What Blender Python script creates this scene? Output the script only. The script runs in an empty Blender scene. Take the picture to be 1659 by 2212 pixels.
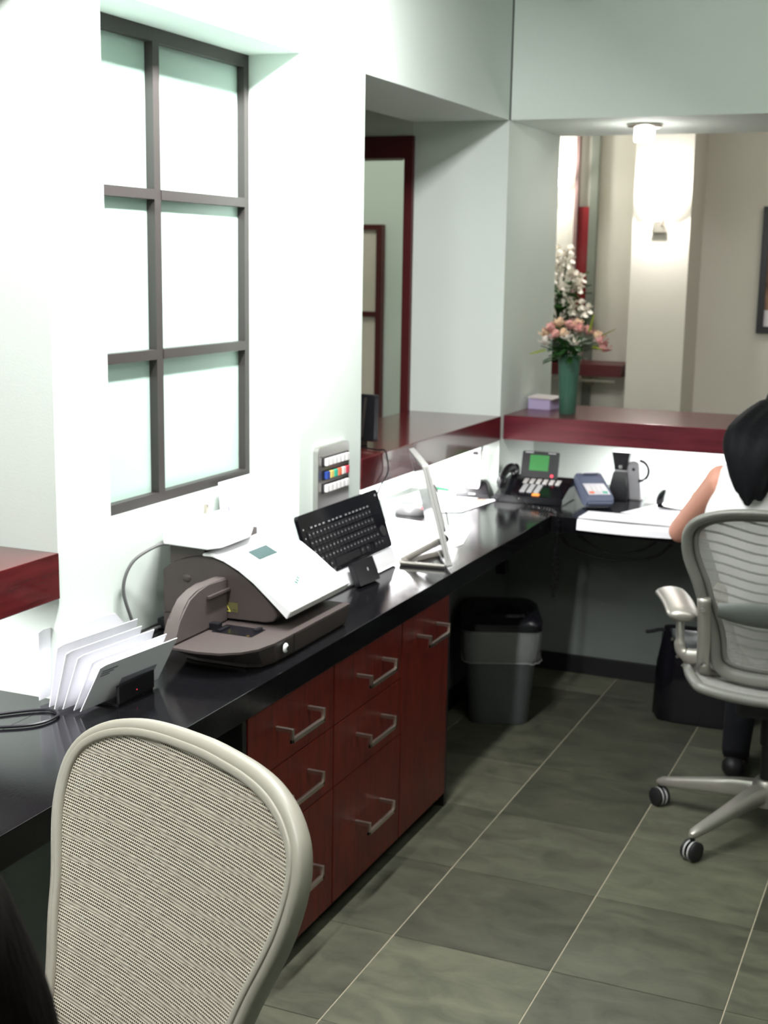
import bpy, bmesh, math, random
from mathutils import Vector, Matrix, noise
random.seed(7)
SC = bpy.context.scene
COL = SC.collection
V = Vector
PI = math.pi

# ------------------------------------------------------------------ camera
cam_d = bpy.data.cameras.new('camera')
cam = bpy.data.objects.new('camera', cam_d); COL.objects.link(cam)
YAW, PIT, ROL, FPX = -0.406479972, 0.186055981, -0.0162207683, 2888.15939
fw = V((math.sin(YAW)*math.cos(PIT), math.cos(YAW)*math.cos(PIT), -math.sin(PIT)))
rt = fw.cross(V((0, 0, 1))).normalized(); dn = fw.cross(rt)
r2 = rt*math.cos(ROL) + dn*math.sin(ROL); d2 = -rt*math.sin(ROL) + dn*math.cos(ROL)
M = Matrix((r2, -d2, -fw)).transposed().to_4x4(); M.translation = V((0, 0, 1.65))
cam.matrix_world = M
cam_d.sensor_fit = 'VERTICAL'; cam_d.sensor_height = 36.0; cam_d.sensor_width = 27.0
cam_d.lens = FPX/2212*36.0
cam_d.clip_start = 0.02
cam_d.dof.use_dof = True; cam_d.dof.focus_distance = 2.05; cam_d.dof.aperture_fstop = 8.0
SC.camera = cam

# ------------------------------------------------------------------ world and light
w = bpy.data.worlds.new('world'); SC.world = w; w.use_nodes = True
w.node_tree.nodes['Background'].inputs[0].default_value = (0.7, 0.8, 0.75, 1)
w.node_tree.nodes['Background'].inputs[1].default_value = 0.02
SC.view_settings.view_transform = 'Standard'; SC.view_settings.look = 'None'
SC.view_settings.gamma = 1.0; SC.view_settings.use_curve_mapping = False
SC.view_settings.exposure = 0.0

def area(name, loc, size, power, col=(1, 1, 1), rot=(0, 0, 0), sy=None, spread=180):
    l = bpy.data.lights.new(name, 'AREA'); l.energy = power; l.color = col
    l.shape = 'RECTANGLE'; l.size = size; l.size_y = sy or size; l.spread = math.radians(spread)
    o = bpy.data.objects.new(name, l); o.location = loc; o.rotation_euler = rot; COL.objects.link(o); return o
def point(name, loc, power, col=(1, 1, 1), r=.05):
    l = bpy.data.lights.new(name, 'POINT'); l.energy = power; l.color = col; l.shadow_soft_size = r
    o = bpy.data.objects.new(name, l); o.location = loc; COL.objects.link(o); return o
WHITE = (1.0, 0.99, 1.0)
# row of lamps running close to the left wall
area('wall_lamp_light', (-1.24, 1.0, 2.46), .10, 56, WHITE, rot=(0, math.radians(38), 0), sy=1.0)
area('wall_lamp_light', (-1.24, 2.75, 2.46), .10, 84, WHITE, rot=(0, math.radians(38), 0), sy=1.1)
# added fill over the room; the second is tilted to brighten the back header
area('ceiling_fill', (-0.2, 1.5, 2.72), 0.6, 10, (1, .98, .90), sy=1.2)
area('ceiling_fill', (0.2, 2.2, 2.70), 0.6, 20, (1, 1, .95), rot=(math.radians(50), 0, 0), sy=0.6)
# lamps under the transaction shelves
area('shelf_light', (-1.84, 1.25, .948), .06, 16, WHITE, sy=1.6)
area('shelf_light', (-1.84, 4.35, .948), .06, 16, WHITE, sy=1.2)
area('shelf_light', (-0.72, 5.27, .948), 1.1, 17, WHITE, sy=.06)
# lobby beyond the openings
area('lobby_light', (-3.0, 5.9, 2.7), .5, 9, (.92, 1, .85))
area('lobby_light', (-0.3, 6.4, 2.7), .5, 7, (1, .95, .85))

# ------------------------------------------------------------------ materials
MATS = {}
def mat(name, col, rough=.5, metal=0., spec=.5, bump=None, var=None, emit=None, coat=0., trans=0., alpha=1., ior=1.45):
    if name in MATS: return MATS[name]
    m = bpy.data.materials.new(name); m.use_nodes = True; nt = m.node_tree; b = nt.nodes['Principled BSDF']
    c4 = (*col, 1); b.inputs['Base Color'].default_value = c4
    b.inputs['Roughness'].default_value = rough; b.inputs['Metallic'].default_value = metal
    b.inputs['Specular IOR Level'].default_value = spec; b.inputs['Coat Weight'].default_value = coat
    b.inputs['Transmission Weight'].default_value = trans; b.inputs['IOR'].default_value = ior
    b.inputs['Alpha'].default_value = alpha
    tc = nt.nodes.new('ShaderNodeTexCoord')
    def nz(sc, st=(1, 1, 1), det=3):
        mp = nt.nodes.new('ShaderNodeMapping'); mp.inputs['Scale'].default_value = st
        nt.links.new(tc.outputs['Object'], mp.inputs[0])
        n = nt.nodes.new('ShaderNodeTexNoise'); n.inputs['Scale'].default_value = sc; n.inputs['Detail'].default_value = det
        nt.links.new(mp.outputs[0], n.inputs[0]); return n
    # var: (scale, stretch, amount)
    v = var or (9, (1, 1, 1), .04)
    n = nz(v[0], v[1]); r = nt.nodes.new('ShaderNodeValToRGB')
    r.color_ramp.elements[0].position = .3; r.color_ramp.elements[1].position = .7
    a = v[2]; r.color_ramp.elements[0].color = (*[x*(1-a) for x in col], 1); r.color_ramp.elements[1].color = (*[min(1, x*(1+a)) for x in col], 1)
    nt.links.new(n.outputs[0], r.inputs[0]); nt.links.new(r.outputs[0], b.inputs['Base Color'])
    if bump:
        n2 = nz(bump[0], bump[2] if len(bump) > 2 else (1, 1, 1)); bp = nt.nodes.new('ShaderNodeBump')
        bp.inputs['Strength'].default_value = bump[1]; bp.inputs['Distance'].default_value = .002
        nt.links.new(n2.outputs[0], bp.inputs['Height']); nt.links.new(bp.outputs[0], b.inputs['Normal'])
    if emit: b.inputs['Emission Color'].default_value = (*emit[0], 1); b.inputs['Emission Strength'].default_value = emit[1]
    MATS[name] = m; return m

wallm = mat('wall_paint', (.69, .765, .705), .7, var=(3, (1, 1, 1), .015), bump=(220, .12))
warmw = mat('lobby_paint', (.66, .62, .55), .75, var=(3, (1, 1, 1), .02), bump=(220, .1))
underw = mat('knee_wall_shade', (.12, .135, .125), .6, bump=(200, .1))  # wall colour darkened to stand for the deep shade under the desks
ceilm = mat('ceiling_paint', (.6, .62, .58), .8)
cherry = mat('cherry_wood', (.10, .011, .007), .33, var=(14, (6, 6, .6), .35), bump=(60, .08, (8, 8, .5)), spec=.3)
cherryh = mat('cherry_shelf_wood', (.085, .009, .011), .2, var=(10, (5, .6, 5), .3), coat=.4)
cherryx = mat('cherry_back_shelf_wood', (.085, .011, .018), .25, var=(10, (.6, 5, 5), .25))
cherryx.node_tree.nodes['Principled BSDF'].inputs['Specular Tint'].default_value = (1, .5, .5, 1)
cherryx.node_tree.nodes['Principled BSDF'].inputs['Specular IOR Level'].default_value = .8
darkred = mat('dark_red_frame', (.075, .008, .010), .4)
counter = mat('black_laminate', (.005, .005, .006), .12, var=(40, (1, 6, 1), .3), bump=(90, .05, (5, 1, 1)), spec=.38)
blackm = mat('black_plastic', (.008, .008, .010), .35)
blackg = mat('black_gloss', (.006, .006, .008), .15)
blackw = mat('black_panel', (.006, .006, .007), .45)
greyframe = mat('window_frame_metal', (.035, .030, .028), .45)
steel = mat('brushed_nickel', (.55, .50, .44), .3, 1.0, bump=(150, .05, (1, 12, 1)))
steelp = mat('steel_plate', (.55, .54, .52), .34, 1.0, bump=(200, .08, (1, 14, 1)))
chrome = mat('chrome', (.8, .8, .8), .15, 1.0)
monw = mat('monitor_white', (.42, .42, .40), .35)
whitep = mat('white_plastic', (.85, .85, .86), .3)
paper = mat('paper', (.88, .88, .92), .6, var=(4, (1, 1, 1), .01))
paperg = mat('paper_grey_print', (.22, .22, .27), .6)
taupe = mat('taupe_plastic', (.068, .054, .050), .45, bump=(700, .12))
taupel = mat('taupe_plastic_light', (.095, .078, .073), .42, bump=(700, .12))
lcd = mat('lcd_glass', (.055, .095, .095), .3)
lcdg = mat('green_lcd', (.03, .17, .04), .3, emit=((.07, .5, .1), .12))
yellow = mat('warning_yellow', (.75, .68, .12), .5)
olive = mat('label_olive', (.12, .11, .04), .5)
chframe = mat('chair_frame_plastic', (.30, .285, .235), .42, bump=(600, .08))
chframe2 = mat('chair_frame_graphite', (.17, .17, .15), .4, bump=(600, .08))
chmetal = mat('chair_satin_metal', (.40, .38, .34), .35, .6, bump=(900, .08))
rubber = mat('black_rubber', (.012, .012, .013), .5)
skin = mat('skin', (.62, .30, .22), .5)
hairm = mat('black_hair', (.003, .003, .004), .7, spec=.15, bump=(120, .8, (1, 1, .15)))
shirt = mat('white_shirt', (.86, .84, .84), .8, bump=(30, .3))
darkcl = mat('black_clothes', (.006, .006, .010), .9)
binm = mat('grey_bin_plastic', (.055, .062, .062), .45)
greenp = mat('green_print', (.0, .16, .10), .5)
redled = mat('red_led', (.5, .02, .03), .4, emit=((1, .05, .1), 1.5))
orange = mat('orange_button', (.9, .28, .05), .5, emit=((1, .3, .05), .5))
bluegrey = mat('blue_grey_plastic', (.13, .15, .22), .45)
keygrey = mat('grey_keys', (.42, .42, .42), .5)
leafm = mat('leaf_green', (.018, .085, .012), .5)
leafy = mat('leaf_yellow_green', (.38, .48, .06), .5)
petalp = mat('petal_pink', (.88, .42, .38), .55, var=(30, (1, 1, 1), .35))
petalc = mat('petal_cream', (.88, .62, .42), .55, var=(30, (1, 1, 1), .2))
petalw = mat('petal_white', (.88, .82, .74), .55)
redpanel = mat('red_lacquer_panel', (.20, .018, .022), .25)
rice = mat('pale_rice_glass', (.72, .64, .57), .6)
lilac = mat('lilac_card', (.42, .36, .55), .6)

def frosted():
    m = bpy.data.materials.new('frosted_glass'); m.use_nodes = True; nt = m.node_tree; b = nt.nodes['Principled BSDF']
    b.inputs['Base Color'].default_value = (.52, .68, .61, 1); b.inputs['Roughness'].default_value = .35
    t = nt.nodes.new('ShaderNodeBsdfTranslucent'); t.inputs[0].default_value = (.75, .9, .85, 1)
    mx = nt.nodes.new('ShaderNodeMixShader'); mx.inputs[0].default_value = .15
    nt.links.new(b.outputs[0], mx.inputs[1]); nt.links.new(t.outputs[0], mx.inputs[2])
    nt.links.new(mx.outputs[0], nt.nodes['Material Output'].inputs[0]); return m
frost = frosted()

def glassy(name, col, fac):
    m = bpy.data.materials.new(name); m.use_nodes = True; nt = m.node_tree; b = nt.nodes['Principled BSDF']
    b.inputs['Base Color'].default_value = (*col, 1); b.inputs['Roughness'].default_value = .12
    t = nt.nodes.new('ShaderNodeBsdfTransparent'); t.inputs[0].default_value = (*[min(1, c*1.6+.3) for c in col], 1)
    mx = nt.nodes.new('ShaderNodeMixShader'); mx.inputs[0].default_value = fac
    nt.links.new(b.outputs[0], mx.inputs[1]); nt.links.new(t.outputs[0], mx.inputs[2])
    nt.links.new(mx.outputs[0], nt.nodes['Material Output'].inputs[0]); return m
vaseglass = glassy('green_vase_glass', (.09, .22, .16), .5)
linerm = glassy('clear_liner_film', (.5, .52, .50), .82)
clearp = glassy('clear_plastic', (.8, .8, .8), .8)

def slate():
    m = bpy.data.materials.new('slate_tile'); m.use_nodes = True; nt = m.node_tree; b = nt.nodes['Principled BSDF']
    g = nt.nodes.new('ShaderNodeNewGeometry'); oi = nt.nodes.new('ShaderNodeObjectInfo')
    mp = nt.nodes.new('ShaderNodeMapping'); nt.links.new(g.outputs['Position'], mp.inputs[0]); mp.inputs['Scale'].default_value = (1, 1.8, 1)
    ad = nt.nodes.new('ShaderNodeVectorMath'); ad.operation = 'ADD'
    ml = nt.nodes.new('ShaderNodeMath'); ml.operation = 'MULTIPLY'; ml.inputs[1].default_value = 37
    nt.links.new(oi.outputs['Random'], ml.inputs[0]); nt.links.new(mp.outputs[0], ad.inputs[0]); nt.links.new(ml.outputs[0], ad.inputs[1])
    n = nt.nodes.new('ShaderNodeTexNoise'); n.inputs['Scale'].default_value = 7; n.inputs['Detail'].default_value = 7; n.inputs['Roughness'].default_value = .65; n.inputs['Distortion'].default_value = .6
    nt.links.new(ad.outputs[0], n.inputs[0])
    r = nt.nodes.new('ShaderNodeValToRGB'); cr = r.color_ramp
    cr.elements[0].position = .3; cr.elements[0].color = (.040, .042, .028, 1); cr.elements[1].position = .72; cr.elements[1].color = (.094, .096, .064, 1)
    nt.links.new(n.outputs[0], r.inputs[0])
    hs = nt.nodes.new('ShaderNodeHueSaturation'); mr = nt.nodes.new('ShaderNodeMapRange'); mr.inputs[3].default_value = .62; mr.inputs[4].default_value = 1.32
    nt.links.new(oi.outputs['Random'], mr.inputs[0]); nt.links.new(mr.outputs[0], hs.inputs['Value']); nt.links.new(r.outputs[0], hs.inputs['Color'])
    nt.links.new(hs.outputs[0], b.inputs['Base Color']); b.inputs['Roughness'].default_value = .48
    bp = nt.nodes.new('ShaderNodeBump'); bp.inputs['Strength'].default_value = .25; bp.inputs['Distance'].default_value = .003
    nt.links.new(n.outputs[0], bp.inputs['Height']); nt.links.new(bp.outputs[0], b.inputs['Normal'])
    return m
slatem = slate()
grout = mat('grout', (.42, .38, .28), .8)

def weave(name, col, dark, hole=.55, pitch=.0043, light=1.25):
    """chair mesh: woven rows with open holes and wavy closed bands, laid out in metres on the UVs"""
    m = bpy.data.materials.new(name); m.use_nodes = True; nt = m.node_tree; b = nt.nodes['Principled BSDF']; N = nt.nodes; Lk = nt.links.new
    uv = N.new('ShaderNodeUVMap'); sp = N.new('ShaderNodeSeparateXYZ'); Lk(uv.outputs[0], sp.inputs[0])
    def mth(op, a, bb=None, c=None):
        x = N.new('ShaderNodeMath'); x.operation = op
        for i, q in enumerate((a, bb, c)):
            if q is None: continue
            if isinstance(q, (int, float)): x.inputs[i].default_value = q
            else: Lk(q, x.inputs[i])
        return x.outputs[0]
    U, Vv = sp.outputs[0], sp.outputs[1]
    wv = mth('MULTIPLY', mth('COSINE', mth('MULTIPLY', mth('ADD', U, .04), 2*PI/.32)), .012)
    bd = mth('FRACT', mth('DIVIDE', mth('SUBTRACT', Vv, wv), .031))
    tri = mth('ABSOLUTE', mth('SUBTRACT', bd, .5))
    band = N.new('ShaderNodeMapRange'); band.inputs[1].default_value = .09; band.inputs[2].default_value = .13; Lk(tri, band.inputs[0])   # 0 in band
    row = mth('SINE', mth('MULTIPLY', Vv, 2*PI/pitch))
    colm = mth('SINE', mth('ADD', mth('MULTIPLY', U, 2*PI/(pitch*.95)), mth('MULTIPLY', mth('SIGN', row), 0.9)))
    h = mth('MULTIPLY', mth('GREATER_THAN', row, -.1), mth('GREATER_THAN', colm, -.55))
    h2 = mth('MULTIPLY', h, band.outputs[0])
    mx = N.new('ShaderNodeMix'); mx.data_type = 'RGBA'; Lk(h2, mx.inputs['Factor']); mx.inputs['A'].default_value = (*col, 1); mx.inputs['B'].default_value = (*dark, 1)
    mb = N.new('ShaderNodeMix'); mb.data_type = 'RGBA'; mb.blend_type = 'MULTIPLY'; mb.inputs['Factor'].default_value = 1
    cc = N.new('ShaderNodeMapRange'); cc.inputs[3].default_value = .78; cc.inputs[4].default_value = light; Lk(band.outputs[0], cc.inputs[0])
    Lk(mx.outputs['Result'], mb.inputs['A']); Lk(cc.outputs[0], mb.inputs['B'])
    Lk(mb.outputs['Result'], b.inputs['Base Color']); b.inputs['Roughness'].default_value = .6
    t = N.new('ShaderNodeBsdfTransparent'); ms = N.new('ShaderNodeMixShader'); Lk(mth('MULTIPLY', h2, hole), ms.inputs[0])
    Lk(b.outputs[0], ms.inputs[1]); Lk(t.outputs[0], ms.inputs[2]); Lk(ms.outputs[0], N['Material Output'].inputs[0])
    bp = N.new('ShaderNodeBump'); bp.inputs['Strength'].default_value = .5; bp.inputs['Distance'].default_value = .001
    Lk(row, bp.inputs['Height']); Lk(bp.outputs[0], b.inputs['Normal'])
    return m
weave1 = weave('beige_chair_mesh', (.42, .385, .31), (.03, .028, .018), .45)
weave2 = weave('grey_chair_mesh', (.42, .42, .39), (.07, .07, .06), .45)

# ------------------------------------------------------------------ mesh helpers
def nb(): return bmesh.new()
def box(bm, a, b, bev=0.):
    x0, y0, z0 = [min(p, q) for p, q in zip(a, b)]; x1, y1, z1 = [max(p, q) for p, q in zip(a, b)]
    r = bmesh.ops.create_cube(bm, size=1); vs = r['verts']
    for v in vs: v.co = V(((x0+x1)/2+v.co.x*(x1-x0), (y0+y1)/2+v.co.y*(y1-y0), (z0+z1)/2+v.co.z*(z1-z0)))
    if bev > 0:
        es = list({e for v in vs for e in v.link_edges})
        bmesh.ops.bevel(bm, geom=es, offset=bev, segments=2, affect='EDGES', profile=.7)
    return bm
def bx(a, b, bev=0.): return box(nb(), a, b, bev)
def quad(bm, *pts):
    return bm.faces.new([bm.verts.new(p) for p in pts])
def tube(bm, pts, r, seg=8, closed=False, caps=True, flat=None):
    """sweep; r number or list; flat=(a,b) ellipse factors with a along the up-ish normal"""
    pts = [V(p) for p in pts]; n = len(pts); rr = r if isinstance(r, (list, tuple)) else [r]*n
    rings = []; prev = None
    for i, p in enumerate(pts):
        if closed: t = (pts[(i+1) % n]-pts[i-1])
        else: t = pts[min(i+1, n-1)]-pts[max(i-1, 0)]
        if t.length < 1e-9: t = V((0, 0, 1))
        t.normalize()
        if prev is None:
            a = V((0, 0, 1)) if abs(t.z) < .9 else V((1, 0, 0))
            u = (a-t*a.dot(t)).normalized()
        else:
            u = prev-t*prev.dot(t); u = u.normalized() if u.length > 1e-6 else t.orthogonal().normalized()
        prev = u; v = t.cross(u); fa, fb = flat or (1, 1)
        rings.append([bm.verts.new(p+u*(math.cos(2*PI*k/seg)*rr[i]*fa)+v*(math.sin(2*PI*k/seg)*rr[i]*fb)) for k in range(seg)])
    m = n if closed else n-1
    for i in range(m):
        A, B = rings[i], rings[(i+1) % n]
        for k in range(seg): bm.faces.new((A[k], A[(k+1) % seg], B[(k+1) % seg], B[k]))
    if not closed and caps: bm.faces.new(rings[0][::-1]); bm.faces.new(rings[-1])
    return bm
def cyl(bm, c, r, h, seg=20, r2=None, axis='Z'):
    c = V(c); d = {'X': V((1, 0, 0)), 'Y': V((0, 1, 0)), 'Z': V((0, 0, 1))}[axis] if isinstance(axis, str) else V(axis).normalized()
    return tube(bm, [c, c+d*h], [r, r if r2 is None else r2], seg)
def lathe(bm, prof, seg=24, c=(0, 0, 0)):
    rings = []; c = V(c)
    for r, z in prof: rings.append([bm.verts.new(c+V((r*math.cos(2*PI*k/seg), r*math.sin(2*PI*k/seg), z))) for k in range(seg)])
    for A, B in zip(rings, rings[1:]):
        for k in range(seg): bm.faces.new((A[k], A[(k+1) % seg], B[(k+1) % seg], B[k]))
    if prof[0][0] > 1e-4: bm.faces.new(rings[0][::-1])
    if prof[-1][0] > 1e-4: bm.faces.new(rings[-1])
    bmesh.ops.remove_doubles(bm, verts=bm.verts[:], dist=1e-5)
    return bm
def prism(bm, pts, vec, bev=0.):
    vec = V(vec); A = [bm.verts.new(p) for p in pts]; B = [bm.verts.new(V(p)+vec) for p in pts]
    n = len(pts); bm.faces.new(A[::-1]); bm.faces.new(B)
    for i in range(n): bm.faces.new((A[i], A[(i+1) % n], B[(i+1) % n], B[i]))
    if bev:
        es = list({e for v in A+B for e in v.link_edges}); bmesh.ops.bevel(bm, geom=es, offset=bev, segments=2, affect='EDGES')
    return bm
def blob(bm, c, r, seg=12, sc=(1, 1, 1), rot=None):
    res = bmesh.ops.create_uvsphere(bm, u_segments=seg, v_segments=max(6, seg//2+2), radius=r)
    Mx = Matrix.Translation(V(c)) @ (rot.to_4x4() if rot else Matrix()) @ Matrix.Diagonal((*sc, 1))
    bmesh.ops.transform(bm, matrix=Mx, verts=res['verts']); return bm
def spline(pts, n=8):
    pts = [V(p) for p in pts]; out = []
    P = [pts[0]]+pts+[pts[-1]]
    for i in range(1, len(P)-2):
        p0, p1, p2, p3 = P[i-1:i+3]
        for k in range(n):
            t = k/n; out.append(.5*((2*p1)+(p2-p0)*t+(2*p0-5*p1+4*p2-p3)*t*t+(3*p1-p0-3*p2+p3)*t**3))
    out.append(pts[-1]); return out
def smooth(bm, on=True):
    for f in bm.faces: f.smooth = on
    return bm

# ------------------------------------------------------------------ object helpers
def obj(name, bm, m, parent=None, sm=False, loc=None, kind=None, label=None, auto=True):
    bmesh.ops.recalc_face_normals(bm, faces=bm.faces[:])
    if sm: smooth(bm)
    me = bpy.data.meshes.new(name)
    if parent is not None and getattr(obj, 'world', True) and parent.get('_w'):
        o0 = V(parent['_w']); bmesh.ops.translate(bm, verts=bm.verts[:], vec=-o0)
    bm.to_mesh(me); bm.free()
    if sm and auto:
        try: me.set_sharp_from_angle(angle=math.radians(38))
        except Exception: pass
    o = bpy.data.objects.new(name, me); me.materials.append(m); COL.objects.link(o)
    if parent is not None: o.parent = parent
    if loc is not None: o.location = loc
    if kind: o['kind'] = kind
    if label: o['label'] = label
    return o
def thing(name, label, cat, loc=(0, 0, 0), group=None, mat4=None, world=True):
    """world=True: the parts are given in world coordinates, else in local ones"""
    o = bpy.data.objects.new(name, None); o.empty_display_size = .05; COL.objects.link(o)
    if mat4 is not None: o.matrix_world = mat4
    else:
        o.location = loc
        if world: o['_w'] = tuple(loc)
    o['label'] = label; o['category'] = cat
    if group: o['group'] = group
    return o
def tag(o, label, cat, group=None, kind=None):
    o['label'] = label; o['category'] = cat
    if group: o['group'] = group
    if kind: o['kind'] = kind
    return o
def sub(o, parent):
    """make o (built in the frame of parent's parent) a sub-part of parent"""
    o.parent = parent; return o
def struct(name, bm, m, parent=None):
    o = obj(name, bm, m, parent)
    if parent is None: o['kind'] = 'structure'
    return o
def frame4(o, X, Y):
    X = V(X).normalized(); Y = V(Y); Z = X.cross(Y).normalized(); Y = Z.cross(X)
    m = Matrix((X, Y, Z)).transposed().to_4x4(); m.translation = V(o); return m
def copy_tree(o, parent=None):
    c = o.copy(); COL.objects.link(c)
    if parent: c.parent = parent
    for ch in list(o.children): copy_tree(ch, c)
    return c

# ================================================================== ROOM SHELL
XW, YB, ZH, ZS0, ZS1, ZD = -1.664, 5.01, 2.18, .957, 1.053, .737
XO = -2.05
CE = 2.75
# floor: grout bed with slate tiles
fl = struct('floor', bx((-4.4, -1.6, -.12), (2.6, 7.4, -.0025)), grout)
TX0, TP = -1.180, .4057; TY0, TQ = 2.427, .4157
tile_me = None
for i in range(-7, 9):
    for j in range(-9, 12):
        xa, ya = TX0+TP*i, TY0+TQ*j; xb, yb = xa+TP, ya+TQ
        if yb < -1.4 or ya > 7.2 or xb < -1.66 and yb < 5.2 or xa > 2.2: continue
        if tile_me is None:
            t = obj('floor_tile', box(nb(), (.0014, .0014, -.02), (TP-.0014, TQ-.0014, 0), .0012), slatem, fl); tile_me = t.data
        else:
            t = bpy.data.objects.new('floor_tile', tile_me); COL.objects.link(t); t.parent = fl
        t.location = (xa, ya, random.uniform(-.0006, 0))
# ceiling
struct('ceiling', bx((-4.4, -1.6, CE), (2.6, 7.4, CE+.12)), ceilm)
# left wall, with two service openings and a window recess
bm = nb()
box(bm, (XO, -1.5, ZH), (XW, YB, CE))                       # header
box(bm, (XO, 2.185, .676), (XW, 2.373, ZH))                 # pier
box(bm, (XO, 3.267, .676), (XW, 3.677, ZH))                 # pier
box(bm, (XO, 2.373, .676), (-1.82, 3.267, 1.045))           # under the window
box(bm, (XO-.03, .55, .676), (XO+.012, 2.185, .958))        # back of the niches under the shelves
box(bm, (XO-.03, 3.677, .676), (XO+.012, YB, .958))
box(bm, (XO, -1.5, .676), (XW, .55, ZH))
box(bm, (XO, 5.01, .676), (XW, 5.70, CE))                   # corner column
struct('wall_left', bm, wallm)
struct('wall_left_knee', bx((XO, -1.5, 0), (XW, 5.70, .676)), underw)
# back wall: header, knee wall, niche back under the shelf
bm = nb()
box(bm, (XW+.005, YB, ZH), (2.3, 5.70, CE))
box(bm, (XW, 5.48, 0), (2.3, 5.58, .957))
struct('wall_back', bm, wallm)
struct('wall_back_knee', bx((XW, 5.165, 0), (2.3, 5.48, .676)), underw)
struct('trim_1', bx((XW-.001, YB-.003, ZH), (XW+.004, YB+.01, CE)), mat('dark_joint', (.03, .035, .03), .7))
struct('baseboard_back', bx((XW, 5.153, 0), (2.3, 5.165, .075), .003), blackw)
struct('baseboard_left', bx((XW, 3.66, 0), (XW+.012, 5.153, .075), .003), blackw)
struct('wall_right', bx((2.3, -1.6, 0), (2.42, 7.4, CE)), wallm)
struct('wall_front', bx((-4.4, -1.6, 0), (2.6, -1.48, CE)), wallm)

# window
win = struct('window_1', bx((-1.875, 2.373, 1.045), (-1.868, 3.267, 2.18)), greyframe)
bpy.data.objects.remove(win)
win = bpy.data.objects.new('window_1', None); COL.objects.link(win); win.location = (-1.82, 2.82, 1.045); win['kind'] = 'structure'; win['_w'] = (-1.82, 2.82, 1.045)
GX0, GX1 = -1.846, -1.82
obj('frame_stile', bx((GX0, 3.243, 1.045), (GX1, 3.267, 2.18)), greyframe, win)
obj('frame_stile', bx((GX0, 2.373, 1.045), (GX1, 2.397, 2.18)), greyframe, win)
obj('frame_rail', bx((GX0, 2.397, 2.148), (GX1, 3.243, 2.18)), greyframe, win)
obj('frame_rail', bx((GX0, 2.397, 1.045), (GX1, 3.243, 1.070)), greyframe, win)
obj('muntin', bx((GX0, 2.802, 1.070), (GX1+.001, 2.830, 2.148)), greyframe, win)
for z in (1.785, 1.402): 
    obj('muntin', bx((GX0, 2.397, z), (GX1+.003, 2.802, z+.024)), greyframe, win)
    obj('muntin', bx((GX0, 2.830, z), (GX1+.003, 3.243, z+.024)), greyframe, win)
for (ya, yb) in ((2.397, 2.802), (2.830, 3.243)):
    for (za, zb) in ((1.07, 1.402), (1.426, 1.785), (1.809, 2.148)):
        obj('pane', bx((-1.852, ya-.004, za-.004), (-1.842, yb+.004, zb+.004)), frost, win)
area('behind_window_fill', (-2.0, 2.82, 1.62), .8, .5, (.9, 1, .97), rot=(0, -PI/2, 0), sy=.8)  # added fill that brightens the panes from behind, not a fitted lamp
struct('wall_left_window_back', bx((-2.08, 2.36, 1.04), (-2.05, 3.28, 2.2)), wallm)

# wood transaction shelves
def shelf(label, a, b, m):
    c = ((a[0]+b[0])/2, (a[1]+b[1])/2, a[2])
    o = obj('transaction_shelf', bx(a, b, .002), m); tag(o, label, 'shelf'); return o
shelf('cherry wood transaction shelf in the opening at the left edge of the photo', (XO, .55, ZS0), (XW+.004, 2.183, ZS1), cherryh)
shelf('cherry wood transaction shelf in the opening between white pier and corner column', (XO, 3.679, ZS0), (XW+.004, 5.008, ZS1), cherryh)
shelf('long cherry wood transaction shelf on the back wall under the flower vase', (XW+.002, 5.05, ZS0), (2.298, 5.575, ZS1), cherryx)

# far lobby
YF = 7.3
bm = nb()
box(bm, (-1.93, YF, 0), (2.6, YF+.1, CE)); box(bm, (-4.4, YF, 0), (-2.03, YF+.1, CE))
struct('wall_far', bm, warmw)
struct('wall_far_column', bx((-1.627, YF-.35, 0), (-1.333, YF, CE)), warmw)
struct('wall_far_recess', bx((-2.03, YF+.012, 0), (-1.93, YF+.1, CE)), warmw)
struct('trim_2', bx((-1.945, YF-.03, 0), (-1.90, YF+.02, CE)), mat('grey_post', (.16, .17, .14), .5))
struct('trim_3', bx((-2.030, YF-.03, 0), (-2.012, YF+.02, CE)), mat('mauve_post', (.22, .14, .13), .4))
o = obj('hanging_panel', bx((-2.010, YF-.01, 1.40), (-1.948, YF+.012, 1.955), .002), redpanel)
tag(o, 'narrow glossy red panel hanging between two posts behind the white orchids', 'panel')
struct('wall_lobby_side', bx((-4.4, -1.5, 0), (-4.3, 7.4, CE)), warmw)
# doorway seen through the left opening
d = bpy.data.objects.new('door_1', None); COL.objects.link(d); d.location = (-2.4, 5.03, 0); d['kind'] = 'structure'; d['_w'] = (-2.4, 5.03, 0)
obj('door_jamb', bx((-2.086, 4.99, 0), (-2.051, 5.07, 2.13)), darkred, d)
obj('door_jamb', bx((-2.93, 4.99, 0), (-2.896, 5.07, 2.13)), darkred, d)
obj('door_header', bx((-2.896, 4.99, 2.045), (-2.086, 5.07, 2.13)), darkred, d)
obj('door_track', bx((-2.896, 4.985, 2.036), (-2.095, 4.997, 2.045)), chrome, d, label='thin metal track under the door header')
bm = nb(); box(bm, (-4.3, 5.0, 2.13), (-2.051, 5.06, CE)); box(bm, (-4.3, 5.0, 0), (-2.93, 5.06, 2.13))
struct('wall_lobby_partition', bm, wallm)
struct('wall_lobby_end', bx((-4.3, 6.82, 0), (-2.3, 6.9, CE)), wallm)
struct('wall_lobby_return', bx((-2.34, 6.9, 0), (-2.3, 7.3, CE)), wallm)
d = bpy.data.objects.new('door_2', None); COL.objects.link(d); d.location = (-3.3, 6.8, 0); d['kind'] = 'structure'; d['_w'] = (-3.3, 6.8, 0)
xr, xl = -2.955, -3.65
obj('door_stile', bx((xr-.034, 6.775, 0), (xr, 6.82, 1.84)), darkred, d)
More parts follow.
